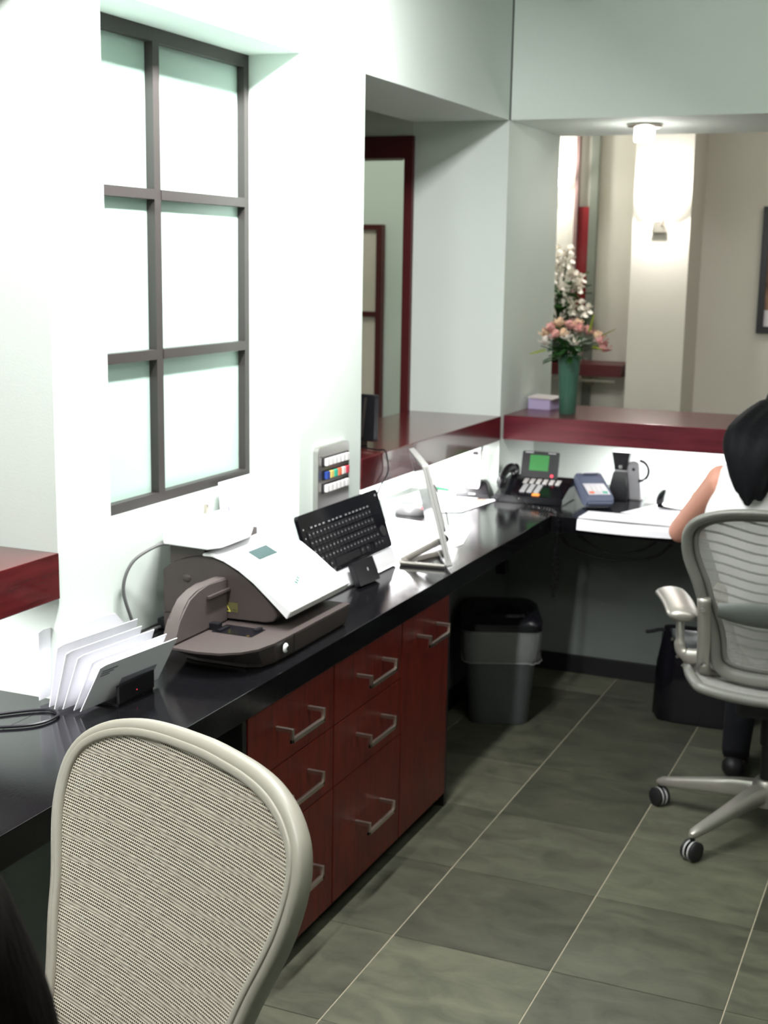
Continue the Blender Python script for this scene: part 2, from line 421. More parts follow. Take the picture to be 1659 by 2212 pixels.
obj('door_stile', bx((xl, 6.775, 0), (xl+.034, 6.82, 1.84)), darkred, d)
for (za, zb) in ((1.812, 1.84), (1.345, 1.372), (0.85, .88), (.0, .1)):
    obj('door_rail', bx((xl+.034, 6.775, za), (xr-.034, 6.82, zb)), darkred, d)
for (za, zb) in ((.1, .85), (.88, 1.345), (1.372, 1.812)):
    obj('pane', bx((xl+.034, 6.795, za), (xr-.034, 6.81, zb)), rice, d)

# ================================================================== DESKS
bm = nb()
xe = -1.345
_u = [(XO+.012, .0), (xe, .0), (xe, 4.68), (2.29, 4.68), (2.29, 5.165), (2.29, 5.478), (XW+.001, 5.478), (XW+.001, 5.008), (XO+.013, 5.008)]
# counter as boxes: run along the left wall, tongues into the recesses, run along the back wall
box(bm, (XW+.001, .0, .677), (xe, 4.68, ZD), .0015)
ct = obj('countertop', bm, counter); tag(ct, 'long glossy black countertop running along the left wall over the drawers', 'countertop')
for (a, b) in (((XO+.013, .551), (XW+.001, 2.184)), ((-1.819, 2.374), (XW+.001, 3.266)), ((XO+.013, 3.678), (XW+.001, 5.009))):
    obj('countertop_inset', bx((a[0], a[1], .677), (b[0], b[1], ZD)), counter, ct)
bm = box(nb(), (XW+.001, 4.6805, .677), (2.29, 5.166, ZD), .0015)
c2_ = obj('countertop', bm, counter); tag(c2_, 'glossy black countertop along the back wall where the woman sits', 'countertop')
obj('countertop_inset', bx((XW+.001, 5.166, .677), (2.29, 5.479, ZD)), counter, c2_)
o = obj('desk_support', bx((-1.66, .02, 0), (-1.36, .045, .676)), blackw); tag(o, 'black support panel under the near end of the long countertop', 'panel')
o = obj('desk_support', bx((2.26, 4.72, 0), (2.288, 5.15, .676)), blackw); tag(o, 'black support panel under the right end of the back countertop', 'panel')

# drawer cabinets
XF = -1.35
def handle(parent, y0, y1, z):
    bm = nb(); t = .009; xo = -1.312
    box(bm, (XF, y0, z-t), (xo, y0+t, z), .001); box(bm, (XF, y1-t, z-t), (xo, y1, z), .001)
    box(bm, (xo-.002, y0, z-.034), (xo+.006, y0+t, z), .001); box(bm, (xo-.002, y1-t, z-.034), (xo+.006, y1, z), .001)
    box(bm, (xo-.003, y0, z-.034), (xo+.006, y1, z-.024), .001)
    return obj('handle', bm, steel, parent)
def cabinet(ya, yb, label, fronts):
    t = thing('drawer_cabinet', label, 'cabinet', (-1.50, (ya+yb)/2, 0), 'drawer cabinets under the long countertop')
    bm = nb(); box(bm, (-1.662, ya+.001, .045), (XF-.019, yb-.001, .675)); box(bm, (-1.662, ya+.004, 0), (XF-.035, yb-.004, .045))
    obj('cabinet_body', bm, blackw, t)
    for (nm, za, zb, hz, hy) in fronts:
        f = obj(nm, bx((XF-.018, ya+.0015, za+.0015), (XF, yb-.0015, zb-.0015), .0012), cherry, t)
        h = handle(t, hy[0], hy[1], hz); h.parent = f
    return t
D3 = lambda ya: [('drawer', .518, .675, .615, (ya+.127, ya+.296)), ('drawer', .357, .518, .457, (ya+.127, ya+.296)), ('drawer', .045, .357, .218, (ya+.127, ya+.296))]
cabinet(2.411, 2.842, 'cherry three-drawer cabinet nearest the chair, partly hidden by its back', D3(2.411))
cabinet(2.845, 3.275, 'middle cherry three-drawer cabinet under the countertop', D3(2.848))
cabinet(3.278, 3.640, 'cherry cabinet with one tall door beside the wastebasket', [('door', .045, .675, .614, (3.385, 3.540))])
o = obj('end_panel', bx((-1.662, 3.642, 0), (-1.352, 3.660, .676), .001), blackw); tag(o, 'black end panel of the cabinet row beside the wastebasket', 'panel')
o = obj('end_panel', bx((-1.662, 2.392, 0), (-1.352, 2.409, .676), .001), blackw); tag(o, 'black end panel of the cabinet row behind the near chair', 'panel')

# ================================================================== CHAIRS
VV = [0, .004, .012, .03, .06, .10, .14, .18, .22, .27, .32, .37, .42, .46, .50, .535, .558, .568, .572]
HH = [0, .098, .155, .207, .252, .272, .273, .268, .254, .234, .222, .204, .188, .183, .182, .172, .145, .10, 0]
def hw(v):
    for i in range(len(VV)-1):
        if v <= VV[i+1]:
            t = (v-VV[i])/(VV[i+1]-VV[i]); return HH[i]+(HH[i+1]-HH[i])*t
    return 0
def loop2d(n=120, inset=0.):
    half = []
    for k in range(61):
        t = k/60; v = .572*(.5-.5*math.cos(PI*t)); half.append((hw(v), v))
    # resample by arc length and smooth
    def res(pts, n):
        L = [0]
        for a, b in zip(pts, pts[1:]): L.append(L[-1]+math.hypot(a[0]-b[0], a[1]-b[1]))
        out = []; j = 0
        for i in range(n+1):
            s = L[-1]*i/n
            while j < len(L)-2 and L[j+1] < s: j += 1
            t = (s-L[j])/max(1e-9, L[j+1]-L[j]); out.append((pts[j][0]+(pts[j+1][0]-pts[j][0])*t, pts[j][1]+(pts[j+1][1]-pts[j][1])*t))
        return out
    half = res(half, n//2)
    full = half+[(-x, y) for x, y in half[-2:0:-1]]
    N = len(full)
    for _ in range(3): full = [((full[i-1][0]+2*full[i][0]+full[(i+1) % N][0])/4, (full[i-1][1]+2*full[i][1]+full[(i+1) % N][1])/4) for i in range(N)]
    if inset:
        out = []
        for i in range(N):
            a, b = full[i-1], full[(i+1) % N]; tx, ty = b[0]-a[0], b[1]-a[1]; l = math.hypot(tx, ty)
            out.append((full[i][0]-ty/l*inset*1, full[i][1]+tx/l*inset))
        full = out
    return full
TILT, KC = .335, .44
def S(u, v, wv, top=(0, -.268, 1.021)):
    """local chair space: x lateral, +y front; u lateral, v down from the top, wv towards the front"""
    up = V((0, 0, 1))*math.cos(TILT)-V((0, 1, 0))*math.sin(TILT); n = V((0, 1, 0))*math.cos(TILT)+V((0, 0, 1))*math.sin(TILT)
    return V(top)+V((u, 0, 0))-up*v+n*(wv+KC*u*u+.10*max(0, v-.3)**1.0*0)
def make_chair(label, fm, wm, base_rot, fm2=None, lumbar=True, arm_dz=0., wide=True):
    t = thing('task_chair', label, 'chair', world=False)
    fm2 = fm2 or fm; adz = V((0, 0, arm_dz))
    # back frame: wide rounded band swept round the outline
    def band(inset, wid, thk, woff, seg=12, roll=0.):
        L = loop2d(144, inset); N = len(L); bm = nb(); rings = []
        for i in range(N):
            a, b = L[i-1], L[(i+1) % N]; tx, ty = b[0]-a[0], b[1]-a[1]; l = math.hypot(tx, ty); nx, ny = ty/l, -tx/l   # outward
            ring = []
            for k in range(seg):
                c, s_ = math.cos(2*PI*k/seg), math.sin(2*PI*k/seg)
                c = math.copysign(abs(c)**.7, c); s_ = math.copysign(abs(s_)**.7, s_)
                du = c*wid; dw = s_*thk-roll*(c+1)*.5*wid
                ring.append(bm.verts.new(S(L[i][0]+nx*du, L[i][1]+ny*du, woff+dw)))
            rings.append(ring)
        for i in range(N):
            A, B = rings[i], rings[(i+1) % N]
            for k in range(seg): bm.faces.new((A[k], A[(k+1) % seg], B[(k+1) % seg], B[k]))
        return bm
    if wide:
        obj('back_frame', band(.014, .0150, .013, -.006, roll=.9), fm, t, sm=True, auto=False)
        obj('mesh_carrier', band(.036, .0095, .006, .004), fm, t, sm=True, auto=False)
    else:
        obj('back_frame', band(.0105, .0105, .013, -.006, roll=.5), fm, t, sm=True, auto=False)
        obj('mesh_carrier', band(.0205, .0062, .0045, .0030), fm, t, sm=True, auto=False)
    # mesh panel
    bm = nb(); uvl = bm.loops.layers.uv.new('UVMap'); inner = .040
    L = loop2d(240, .034 if wide else .023); 
    import bisect
    def hin(v):
        best = 0
        for i in range(len(L)//2):
            (x0, y0), (x1, y1) = L[i], L[i+1]
            if min(y0, y1) <= v <= max(y0, y1) and abs(y1-y0) > 1e-9: best = max(best, x0+(x1-x0)*(v-y0)/(y1-y0))
        return best
    vs = [L[0][1]+.001+(L[len(L)//2][1]-L[0][1]-.002)*(.5-.5*math.cos(PI*i/40)) for i in range(41)]
    grid = []
    for v in vs:
        h = hin(v); grid.append([(bm.verts.new(S(h*(j/12-1), v, .002)), h*(j/12-1), v) for j in range(25)])
    for a, b in zip(grid, grid[1:]):
        for j in range(24):
            q = (a[j], a[j+1], b[j+1], b[j]); f = bm.faces.new([x[0] for x in q])
            for lp, x in zip(f.loops, q): lp[uvl].uv = (x[1], x[2])
    obj('back_mesh', bm, wm, t, sm=True, auto=False)
    # lumbar pad behind the mesh
    if lumbar:
        bm = nb(); 
        rings = []
        for i in range(13):
            u = -.165+.33*i/12; hgt = .040*(1-.45*abs(i/6-1)**3); rg = []
            for k in range(10):
                c, s_ = math.cos(2*PI*k/10), math.sin(2*PI*k/10)
                rg.append(bm.verts.new(S(u, .325+c*hgt, -.034+s_*.013)))
            rings.append(rg)
        for a, b in zip(rings, rings[1:]):
            for k in range(10): bm.faces.new((a[k], a[(k+1) % 10], b[(k+1) % 10], b[k]))
        bm.faces.new(rings[0][::-1]); bm.faces.new(rings[-1])
        obj('lumbar_pad', bm, mat('lumbar_grey', (.10, .11, .10), .5), t, sm=True)
    # side posts carrying the back, with screws
    for s_ in (-1, 1):
        P = spline([S(s_*.205, .30, -.022), S(s_*.200, .42, -.030), S(s_*.200, .50, -.034), V((s_*.195, -.085, .500)), V((s_*.165, -.03, .475))], 6)
        post = obj('back_post', tube(nb(), P, .019, 12, flat=(1, .72)), chmetal, t, sm=True, auto=False)
        for q in (S(s_*.205, .325, -.042), S(s_*.198, .50, -.055)):
            n = V((0, 1, 0))*math.cos(TILT)+V((0, 0, 1))*math.sin(TILT)
            sc_ = obj('screw', cyl(nb(), q, .0075, .006, 10, axis=-n), chrome, t); sc_.parent = post
        # armrest: bracket plate, upright, pad
        P = spline([V((s_*.205, -.10, .545)), V((s_*.245, -.09, .54)), V((s_*.268, -.08, .555)), V((s_*.272, -.075, .60)), V((s_*.275, -.06, .655))+adz], 6)
        obj('arm_support', tube(nb(), P, [.024]*8+[.018]*8+[.014]*(len(P)-16), 10, flat=(1, .6)), chmetal, t, sm=True, auto=False)
        Pp = [V((s_*x, y, z)) for x, y, z in ((.262, -.145, .668), (.268, -.10, .672), (.29, 0, .676), (.315, .09, .676), (.328, .13, .672))]
        obj('armrest_pad', tube(nb(), [p+adz for p in spline(Pp, 4)], [.018]+[.040]*2+[.046]*12+[.036, .016], 14, flat=(.42, 1)), fm2, t, sm=True, auto=False)
    # seat: frame ring and mesh
    def SP(u, vv, dz=0):   # vv 0 back .. 1 front
        y = -.215+.45*vv; z = .462+.010*math.cos(vv*PI)-.05*max(0, vv-.8)**1.2*3+.03*(u/.25)**2+dz
        return V((u, y, z))
    def sw(vv): return .205+.045*math.sin(PI*min(1, vv*1.1))**.8 if vv < .9 else .235
    ring = []
    for i in range(13): ring.append((sw(i/12)*.985, i/12))
    for i in range(1, 12): ring.append((sw(1)*math.cos(PI*i/12), 1+.05*math.sin(PI*i/12)))
    for i in range(12, -1, -1): ring.append((-sw(i/12)*.985, i/12))
    for i in range(1, 12): ring.append((-sw(0)*math.cos(PI*i/12), -.05*math.sin(PI*i/12)))
    obj('seat_frame', tube(nb(), [SP(u, v_) for u, v_ in ring], .016, 8, closed=True), fm, t, sm=True, auto=False)
    bm = nb(); uvl = bm.loops.layers.uv.new('UVMap'); g = []
    for i in range(13):
        vv = i/12; h = sw(vv)*.97; g.append([(bm.verts.new(SP(h*(j/8-1), vv, -.012*(1-(j/8-1)**2)+.004)), h*(j/8-1), vv*.45) for j in range(17)])
    for a, b in zip(g, g[1:]):
        for j in range(16):
            q = (a[j], a[j+1], b[j+1], b[j]); f = bm.faces.new([x[0] for x in q])
            for lp, x in zip(f.loops, q): lp[uvl].uv = (x[1], x[2])
    obj('seat_mesh', bm, wm, t, sm=True, auto=False)
    # mechanism, gas column, star base, casters
    bm = nb(); box(bm, (-.10, -.13, .385), (.10, .12, .435), .012); box(bm, (-.20, -.06, .425), (.20, .02, .452), .008)
    obj('tilt_mechanism', bm, blackm, t)
    obj('gas_column', lathe(nb(), [(.024, .12), (.024, .27), (.030, .272), (.030, .39)], 18), blackm, t, sm=True)
    obj('hub', lathe(nb(), [(.040, .085), (.044, .10), (.044, .150), (.034, .165), (.026, .166)], 20), chmetal, t, sm=True)
    for k in range(5):
        a = base_rot+2*PI*k/5; dr = V((math.cos(a), math.sin(a), 0)); sd = V((-math.sin(a), math.cos(a), 0))
        bm = nb(); rg = []
        for (r_, zc, hh, ww) in ((.030, .125, .030, .026), (.10, .118, .027, .023), (.20, .100, .021, .019), (.30, .083, .015, .016), (.330, .078, .013, .014), (.342, .076, .006, .008)):
            rg.append([bm.verts.new(dr*r_+V((0, 0, zc))+sd*(ww*math.copysign(abs(math.cos(q))**.6, math.cos(q)))+V((0, 0, hh*math.copysign(abs(math.sin(q))**.6, math.sin(q))))) for q in [2*PI*j/12 for j in range(12)]])
        for A, B in zip(rg, rg[1:]):
            for j in range(12): bm.faces.new((A[j], A[(j+1) % 12], B[(j+1) % 12], B[j]))
        bm.faces.new(rg[0][::-1]); bm.faces.new(rg[-1])
        leg = obj('base_leg', bm, chmetal, t, sm=True)
        ca = obj('caster', cyl(nb(), dr*.332+V((0, 0, .045)), .007, .03, 8), blackm, t)
        fa = a+1.05+k*.5; wd = V((math.cos(fa), math.sin(fa), 0))
        ctr = dr*.332+V((0, 0, .0285))
        for s_ in (-1, 1):
            wl = nb(); c0 = ctr+wd*(s_*.004)
            tube(wl, [c0, c0+wd*s_*.002, c0+wd*s_*.015, c0+wd*s_*.018], [.026, .0285, .0285, .024], 20)
            wo = obj('wheel', wl, rubber, t, sm=True); wo.parent = ca
            ring_ = obj('wheel_band', cyl(nb(), c0+wd*s_*.0005, .0290, .005, 20, axis=wd*s_), keygrey, t); ring_.parent = ca
    return t
chA = make_chair('beige mesh task chair in the foreground, its empty backrest facing the camera', chframe, weave1, .4, lumbar=False, arm_dz=-.10, wide=False)
chA.location = (-.987, 1.219, 0); chA.rotation_euler = (0, 0, 2.733)
a2 = .105
chB = make_chair('grey mesh task chair at right that the woman sits in, seen from behind', chframe2, weave2, math.radians(169.2)-a2, fm2=chmetal)
chB.location = (-.425, 3.885, 0); chB.rotation_euler = (0, 0, a2)

# ================================================================== PEOPLE
def capsule(bm, a, b, ra, rb, seg=12):
    a = V(a); b = V(b); n = max(2, int((b-a).length/.02))
    pts = [a+(b-a)*(i/n) for i in range(n+1)]; rr = [ra+(rb-ra)*i/n for i in range(n+1)]
    tube(bm, pts, rr, seg); blob(bm, a, ra, seg); blob(bm, b, rb, seg); return bm
def remesh(o, vox, sm=8):
    m = o.modifiers.new('remesh', 'REMESH'); m.mode = 'VOXEL'; m.voxel_size = vox; m.use_smooth_shade = True
    if sm: s = o.modifiers.new('smooth', 'SMOOTH'); s.factor = .5; s.iterations = sm
def hand(bm, wrist, dr, up, side):
    """palm and five bent fingers; dr pointing direction, up back of the hand, side towards the thumb"""
    wrist, dr, up, side = V(wrist), V(dr).normalized(), V(up).normalized(), V(side).normalized()
    for k in range(-2, 3): capsule(bm, wrist+dr*.015+side*.010*k, wrist+dr*.085+side*.016*k, .015, .012, 8)
    for k, L_ in zip((-1.5, -.5, .5, 1.5), (.062, .078, .082, .074)):
        p0 = wrist+dr*.088+side*.0185*k; p1 = p0+(dr*.9-up*.25)*L_*.45; p2 = p1+(dr*.6-up*.7)*L_*.32; p3 = p2+(dr*.3-up*.9)*L_*.25
        capsule(bm, p0, p1, .0092, .0085, 8); capsule(bm, p1, p2, .0085, .0078, 8); capsule(bm, p2, p3, .0078, .007, 8)
    p0 = wrist+dr*.03+side*.032; p1 = p0+(dr*.7+side*.7)*.04; p2 = p1+(dr*.95+side*.1-up*.3)*.034
    capsule(bm, p0, p1, .013, .0105, 8); capsule(bm, p1, p2, .0105, .008, 8)

# the seated woman at the back desk
pl = (-.43, 3.86, 0)
P1 = thing('person', 'person with long black hair in a white sleeveless top, seated at back counter, turned away', 'person', pl)
pelv = V((-.435, 3.965, .60)); waist = V((-.455, 3.99, .74)); chest = V((-.50, 4.06, .90)); neck = V((-.485, 4.15, 1.075)); head = V((-.46, 4.215, 1.185))
shL, shR = V((-.645, 4.10, 1.005)), V((-.325, 4.12, 1.01))
elL, elR = V((-.80, 4.30, .80)), V((-.17, 4.36, .80)); wrL, wrR = V((-.70, 4.52, .768)), V((-.30, 4.58, .768))
bm = nb()
capsule(bm, pelv+V((-.08, 0, 0)), pelv+V((.08, 0, 0)), .112, .112); capsule(bm, pelv, waist, .13, .115); capsule(bm, waist+V((-.035, 0, 0)), chest+V((-.05, 0, 0)), .10, .115)
capsule(bm, waist+V((.035, 0, 0)), chest+V((.05, 0, 0)), .10, .115); capsule(bm, shL, shR, .052, .052); capsule(bm, chest+V((0, .02, .06)), neck, .09, .05); capsule(bm, neck, head+V((0, 0, -.03)), .05, .052)
blob(bm, head, .098, 20, (.82, 1.0, 1.18)); blob(bm, head+V((0, .045, -.045)), .065, 14, (.8, .9, 1.05))
capsule(bm, head+V((0, .098, -.005)), head+V((0, .112, -.028)), .008, .013, 8)      # nose
capsule(bm, head+V((-.018, .092, -.058)), head+V((.018, .092, -.058)), .009, .009, 8)  # mouth
for s_ in (-1, 1):
    blob(bm, head+V((s_*.083, .0, -.015)), .026, 10, (.35, .7, 1.1)); blob(bm, head+V((s_*.03, .085, .008)), .014, 8)
capsule(bm, shL, elL, .050, .040); capsule(bm, elL, wrL, .040, .026); capsule(bm, shR, elR, .048, .038); capsule(bm, elR, wrR, .038, .026)
hand(bm, wrL, (.35, .9, -.05), (0, 0, 1), (.9, -.35, 0)); hand(bm, wrR, (-.35, .9, -.05), (0, 0, 1), (-.9, -.35, 0))
for s_, kx in ((-1, -.12), (1, .10)):
    hip = pelv+V((s_*.085, .02, -.02)); knee = V((pelv.x+kx*1.1, 4.36, .50)); ank = V((pelv.x+kx*1.2, 4.30, .09))
    capsule(bm, hip, knee, .085, .058); capsule(bm, knee, ank, .055, .036); capsule(bm, ank+V((0, -.02, -.045)), ank+V((0, .15, -.06)), .035, .028)
b = obj('body', bm, skin, P1, sm=True); remesh(b, .0075, 6)
bm = nb()
capsule(bm, pelv+V((-.04, -.005, .02)), waist+V((0, -.005, 0)), .142, .132, 16); capsule(bm, waist+V((-.04, -.005, 0)), chest+V((-.055, -.01, 0)), .118, .132, 16)
capsule(bm, waist+V((.04, -.005, 0)), chest+V((.055, -.01, 0)), .118, .132, 16); capsule(bm, shL+V((.04, -.005, .0)), shR+V((-.03, -.005, 0)), .066, .066, 14)
capsule(bm, chest+V((-.03, -.01, .05)), chest+V((.03, -.01, .05)), .12, .12)
s = obj('sleeveless_top', bm, shirt, P1, sm=True, label='white sleeveless top'); remesh(s, .012, 6)
# plaid trousers / skirt
def plaid():
    m = bpy.data.materials.new('plaid_cloth'); m.use_nodes = True; nt = m.node_tree; b = nt.nodes['Principled BSDF']
    tc = nt.nodes.new('ShaderNodeTexCoord'); cur = None
    def wv(ax, sc):
        x = nt.nodes.new('ShaderNodeTexWave'); x.bands_direction = ax; x.inputs['Scale'].default_value = sc; x.inputs['Distortion'].default_value = .4
        nt.links.new(tc.outputs['Object'], x.inputs[0]); return x.outputs['Fac']
    mx = nt.nodes.new('ShaderNodeMath'); mx.operation = 'ADD'; nt.links.new(wv('X', 22), mx.inputs[0]); nt.links.new(wv('Z', 22), mx.inputs[1])
    ad = nt.nodes.new('ShaderNodeMath'); ad.operation = 'MULTIPLY'; ad.inputs[1].default_value = .5; nt.links.new(mx.outputs[0], ad.inputs[0])
    r = nt.nodes.new('ShaderNodeValToRGB'); cr = r.color_ramp; cr.elements[0].color = (.10, .05, .045, 1); cr.elements[1].color = (.5, .46, .40, 1)
    e = cr.elements.new(.5); e.color = (.22, .17, .14, 1); nt.links.new(ad.outputs[0], r.inputs[0]); nt.links.new(r.outputs[0], b.inputs[0]); b.inputs['Roughness'].default_value = .9
    return m
bm = nb()
capsule(bm, pelv+V((-.095, 0, .0)), pelv+V((.095, 0, 0)), .130, .130, 16)
capsule(bm, pelv+V((-.12, .02, .01)), pelv+V((-.09, .02, .09)), .12, .10, 14)
for s_, kx in ((-1, -.12), (1, .10)):
    hip = pelv+V((s_*.09, .02, -.005)); knee = V((pelv.x+kx*1.1, 4.38, .505)); capsule(bm, hip, knee, .102, .082, 14)
s = obj('plaid_skirt', bm, plaid(), P1, sm=True, label='brown and cream plaid skirt'); remesh(s, .012, 4)
# hair: cap and a long fall down the back, slightly to the left
bm = nb()
blob(bm, head+V((0, -.020, .018)), .112, 20, (.86, .96, 1.12))
random.seed(3)
for i in range(26):
    a = -1.25+2.5*i/25
    root = head+V((math.sin(a)*.085, -.045-math.cos(a)*.045, .05))
    end = V((-.535+math.sin(a)*.040+random.uniform(-.008, .008), 3.925-math.cos(a)*.02, 1.005+.05*math.sin(a)**2+random.uniform(-.04, .02)))
    mid = (root+end)/2+V((math.sin(a)*.02-.02, -.075, .02))
    P = spline([root, mid, end], 7); n = len(P)
    tube(bm, P, [.026+.008*math.sin(PI*k/(n-1))-.018*(k/(n-1))**3 for k in range(n)], 8)
h = obj('hair', bm, hairm, P1, sm=True, label='long black hair falling on the back'); remesh(h, .007, 3)
for s_ in (-1, 1):
    ank = V((pelv.x+(-.12 if s_ < 0 else .10)*1.2, 4.30, .09)); kn_ = V((pelv.x+(-.12 if s_ < 0 else .10)*1.1, 4.37, .50))
    obj('stocking', capsule(capsule(nb(), kn_, ank, .062, .045), ank, ank+V((0, .04, -.04)), .045, .040), darkcl, P1, sm=True)
    bm = nb(); capsule(bm, ank+V((0, -.03, -.05)), ank+V((0, .16, -.062)), .038, .026, 10)
    s = obj('shoe', bm, rubber, P1, sm=True)

# a second person, mostly outside the lower left corner
hc = V((-.722, .676, 1.135))
P2 = thing('person', 'dark-haired person in black clothes at the lower left corner, mostly cut off', 'person', (-.70, .62, 0))
bm = nb()
pel = V((-.69, .65, .56)); ch = V((-.72, .655, .88)); nk = V((-.726, .66, 1.02))
capsule(bm, pel+V((0, -.08, 0)), pel+V((0, .08, 0)), .11, .11); capsule(bm, pel, ch, .12, .115); capsule(bm, ch+V((0, -.05, 0)), ch+V((0, .05, 0)), .105, .105)
capsule(bm, ch+V((0, -.15, .09)), ch+V((0, .15, .09)), .05, .05); capsule(bm, nk, hc, .05, .05); capsule(bm, ch+V((0, 0, .05)), nk, .08, .052)
blob(bm, hc, .095, 20, (1, .82, 1.18)); blob(bm, hc+V((-.045, 0, -.045)), .062, 12); capsule(bm, hc+V((-.098, 0, -.005)), hc+V((-.112, 0, -.028)), .008, .013, 8)
for s_ in (-1, 1):
    blob(bm, hc+V((0, s_*.083, -.015)), .025, 10, (.7, .35, 1.1))
    sh = ch+V((0, s_*.16, .09)); el = sh+V((-.10, s_*.04, -.24)); wr = el+V((-.24, -s_*.03, .02))
    capsule(bm, sh, el, .046, .038); capsule(bm, el, wr, .038, .025); hand(bm, wr, (-1, 0, 0), (0, 0, 1), (0, -s_, 0))
    kn = pel+V((-.42, s_*.10, -.04)); an = V((kn.x+.03, kn.y, .09)); capsule(bm, pel+V((0, s_*.08, -.01)), kn, .085, .058); capsule(bm, kn, an, .055, .036); capsule(bm, an+V((.02, 0, -.045)), an+V((-.15, 0, -.06)), .035, .028)
b = obj('body', bm, skin, P2, sm=True); remesh(b, .009, 6)
bm = nb()
capsule(bm, pel+V((0, -.08, 0)), pel+V((0, .08, 0)), .125, .125); capsule(bm, pel, ch, .135, .13); capsule(bm, ch+V((0, -.05, 0)), ch+V((0, .05, 0)), .12, .12); capsule(bm, ch+V((0, -.15, .085)), ch+V((0, .15, .085)), .06, .06)
for s_ in (-1, 1):
    sh = ch+V((0, s_*.16, .085)); el = sh+V((-.10, s_*.04, -.24)); wr = el+V((-.20, -s_*.025, .017)); capsule(bm, sh, el, .057, .048); capsule(bm, el, wr, .048, .036)
    kn = pel+V((-.42, s_*.10, -.04)); an = V((kn.x+.03, kn.y, .12)); capsule(bm, pel+V((0, s_*.08, -.01)), kn, .098, .07); capsule(bm, kn, an, .068, .05)
s = obj('black_clothes', bm, darkcl, P2, sm=True); remesh(s, .014, 5)
bm = nb(); blob(bm, hc+V((.022, 0, .018)), .110, 20, (.95, .90, 1.15))
for i in range(22):
    a = -1.4+2.8*i/21; root = hc+V((.03+math.cos(a)*.05, math.sin(a)*.085, .04)); end = hc+V((.06+math.cos(a)*.045, math.sin(a)*.115, -.24+random.uniform(-.02, .02)))
    P = spline([root, (root+end)/2+V((.02, math.sin(a)*.02, 0)), end], 6); n = len(P); tube(bm, P, [.028-.016*(k/(n-1))**2 for k in range(n)], 8)
h = obj('hair', bm, mat('dark_brown_hair', (.004, .0025, .002), .8, spec=.1, bump=(120, .8, (1, 1, .15))), P2, sm=True, label='dark brown shoulder-length hair'); remesh(h, .009, 3)
st = thing('stool', 'low stool under the seated person at the lower left corner', 'stool', (-.64, .66, 0))
obj('seat', lathe(nb(), [(.16, .40), (.18, .405), (.18, .432), (.165, .44)], 24, (-.64, .66, 0)), blackm, st, sm=True)
for k in range(4):
    a = PI/4+PI/2*k; obj('leg', tube(nb(), [(-.64+.13*math.cos(a), .66+.13*math.sin(a), .402), (-.64+.17*math.cos(a), .66+.17*math.sin(a), .0)], .012, 8), chmetal, st)

#PART2
# ================================================================== FRANKING MACHINE (postage printer) ON THE DESK
fm = thing('franking_machine', 'brown and white postage franking machine with grey display, standing on the black countertop', 'machine', (-1.55, 2.75, ZD))
B0 = ZD
deck = [(-1.374, 2.945), (-1.374, 2.66), (-1.376, 2.58), (-1.386, 2.525), (-1.408, 2.487), (-1.446, 2.458), (-1.50, 2.447), (-1.56, 2.450), (-1.60, 2.47), (-1.60, 2.70), (-1.745, 2.70), (-1.745, 2.985), (-1.378, 2.985)]
botm = [(-1.385, 2.985), (-1.385, 2.70), (-1.388, 2.61), (-1.400, 2.57), (-1.430, 2.552), (-1.475, 2.550), (-1.52, 2.55), (-1.56, 2.55), (-1.595, 2.56), (-1.60, 2.70), (-1.742, 2.70), (-1.742, 2.983), (-1.39, 2.984)]
deck[0] = (-1.374, 2.983); botm[0] = (-1.385, 2.983)
bm = nb(); A = [bm.verts.new((x, y, .795)) for x, y in deck]; B_ = [bm.verts.new((x, y, .745)) for x, y in botm]
A2 = [bm.verts.new((x, y, .790)) for x, y in deck]
Cc = [bm.verts.new((x-.004 if i < 7 else x, y, .7385)) for i, (x, y) in enumerate(botm)]
n = len(deck); bm.faces.new(A)
for i in range(n):
    j = (i+1) % n; bm.faces.new((A[i], A2[i], A2[j], A[j])); bm.faces.new((A2[i], B_[i], B_[j], A2[j])); bm.faces.new((B_[i], Cc[i], Cc[j], B_[j]))
bm.faces.new(Cc[::-1])
obj('base', bm, taupe, fm)
o = obj('seam', bx((-1.3745, 2.674, .752), (-1.3725, 2.6755, .795)), blackm, fm)
for q in ((-1.42, 2.62), (-1.42, 2.93), (-1.70, 2.74), (-1.70, 2.95)): obj('foot', cyl(nb(), (*q, ZD+.0002), .008, .003, 10), rubber, fm)
prof = [(-1.745, .796), (-1.745, .903), (-1.72, .922), (-1.69, .934), (-1.655, .944), (-1.612, .948), (-1.57, .936), (-1.52, .908), (-1.475, .873), (-1.44, .838), (-1.432, .822), (-1.442, .808), (-1.465, .803), (-1.70, .799)]
obj('body', prism(nb(), [(x, 2.70, z) for x, z in prof], (0, .28, 0), .002), taupe, fm)
# white cover, curved plate over the body
ct_ = [(-1.628, .9495), (-1.600, .952), (-1.57, .944), (-1.53, .924), (-1.49, .898), (-1.455, .869), (-1.42, .839), (-1.402, .821)]
top = [(-1.628, .956), (-1.602, .9585), (-1.565, .951), (-1.525, .932), (-1.483, .905), (-1.448, .879), (-1.415, .856), (-1.389, .842)]
obj('white_cover', prism(nb(), [(x, 2.690, z) for x, z in ct_+top[::-1]], (0, .325, 0), .0015), whitep, fm, label='white curved cover')
def cover_pt(x, y, off=.0008):
    for (a, b) in zip(top, top[1:]):
        if a[0] <= x <= b[0]:
            t = (x-a[0])/(b[0]-a[0]); n_ = V((-(b[1]-a[1]), 0, (b[0]-a[0]))).normalized(); n_ = n_ if n_.z > 0 else -n_
            return V((x, y, a[1]+(b[1]-a[1])*t))+n_*off
    return V((x, y, .9))
bm = nb(); quad(bm, cover_pt(-1.558, 2.785, .0012), cover_pt(-1.5251, 2.785, .0012), cover_pt(-1.5251, 2.878, .0012), cover_pt(-1.558, 2.878, .0012))
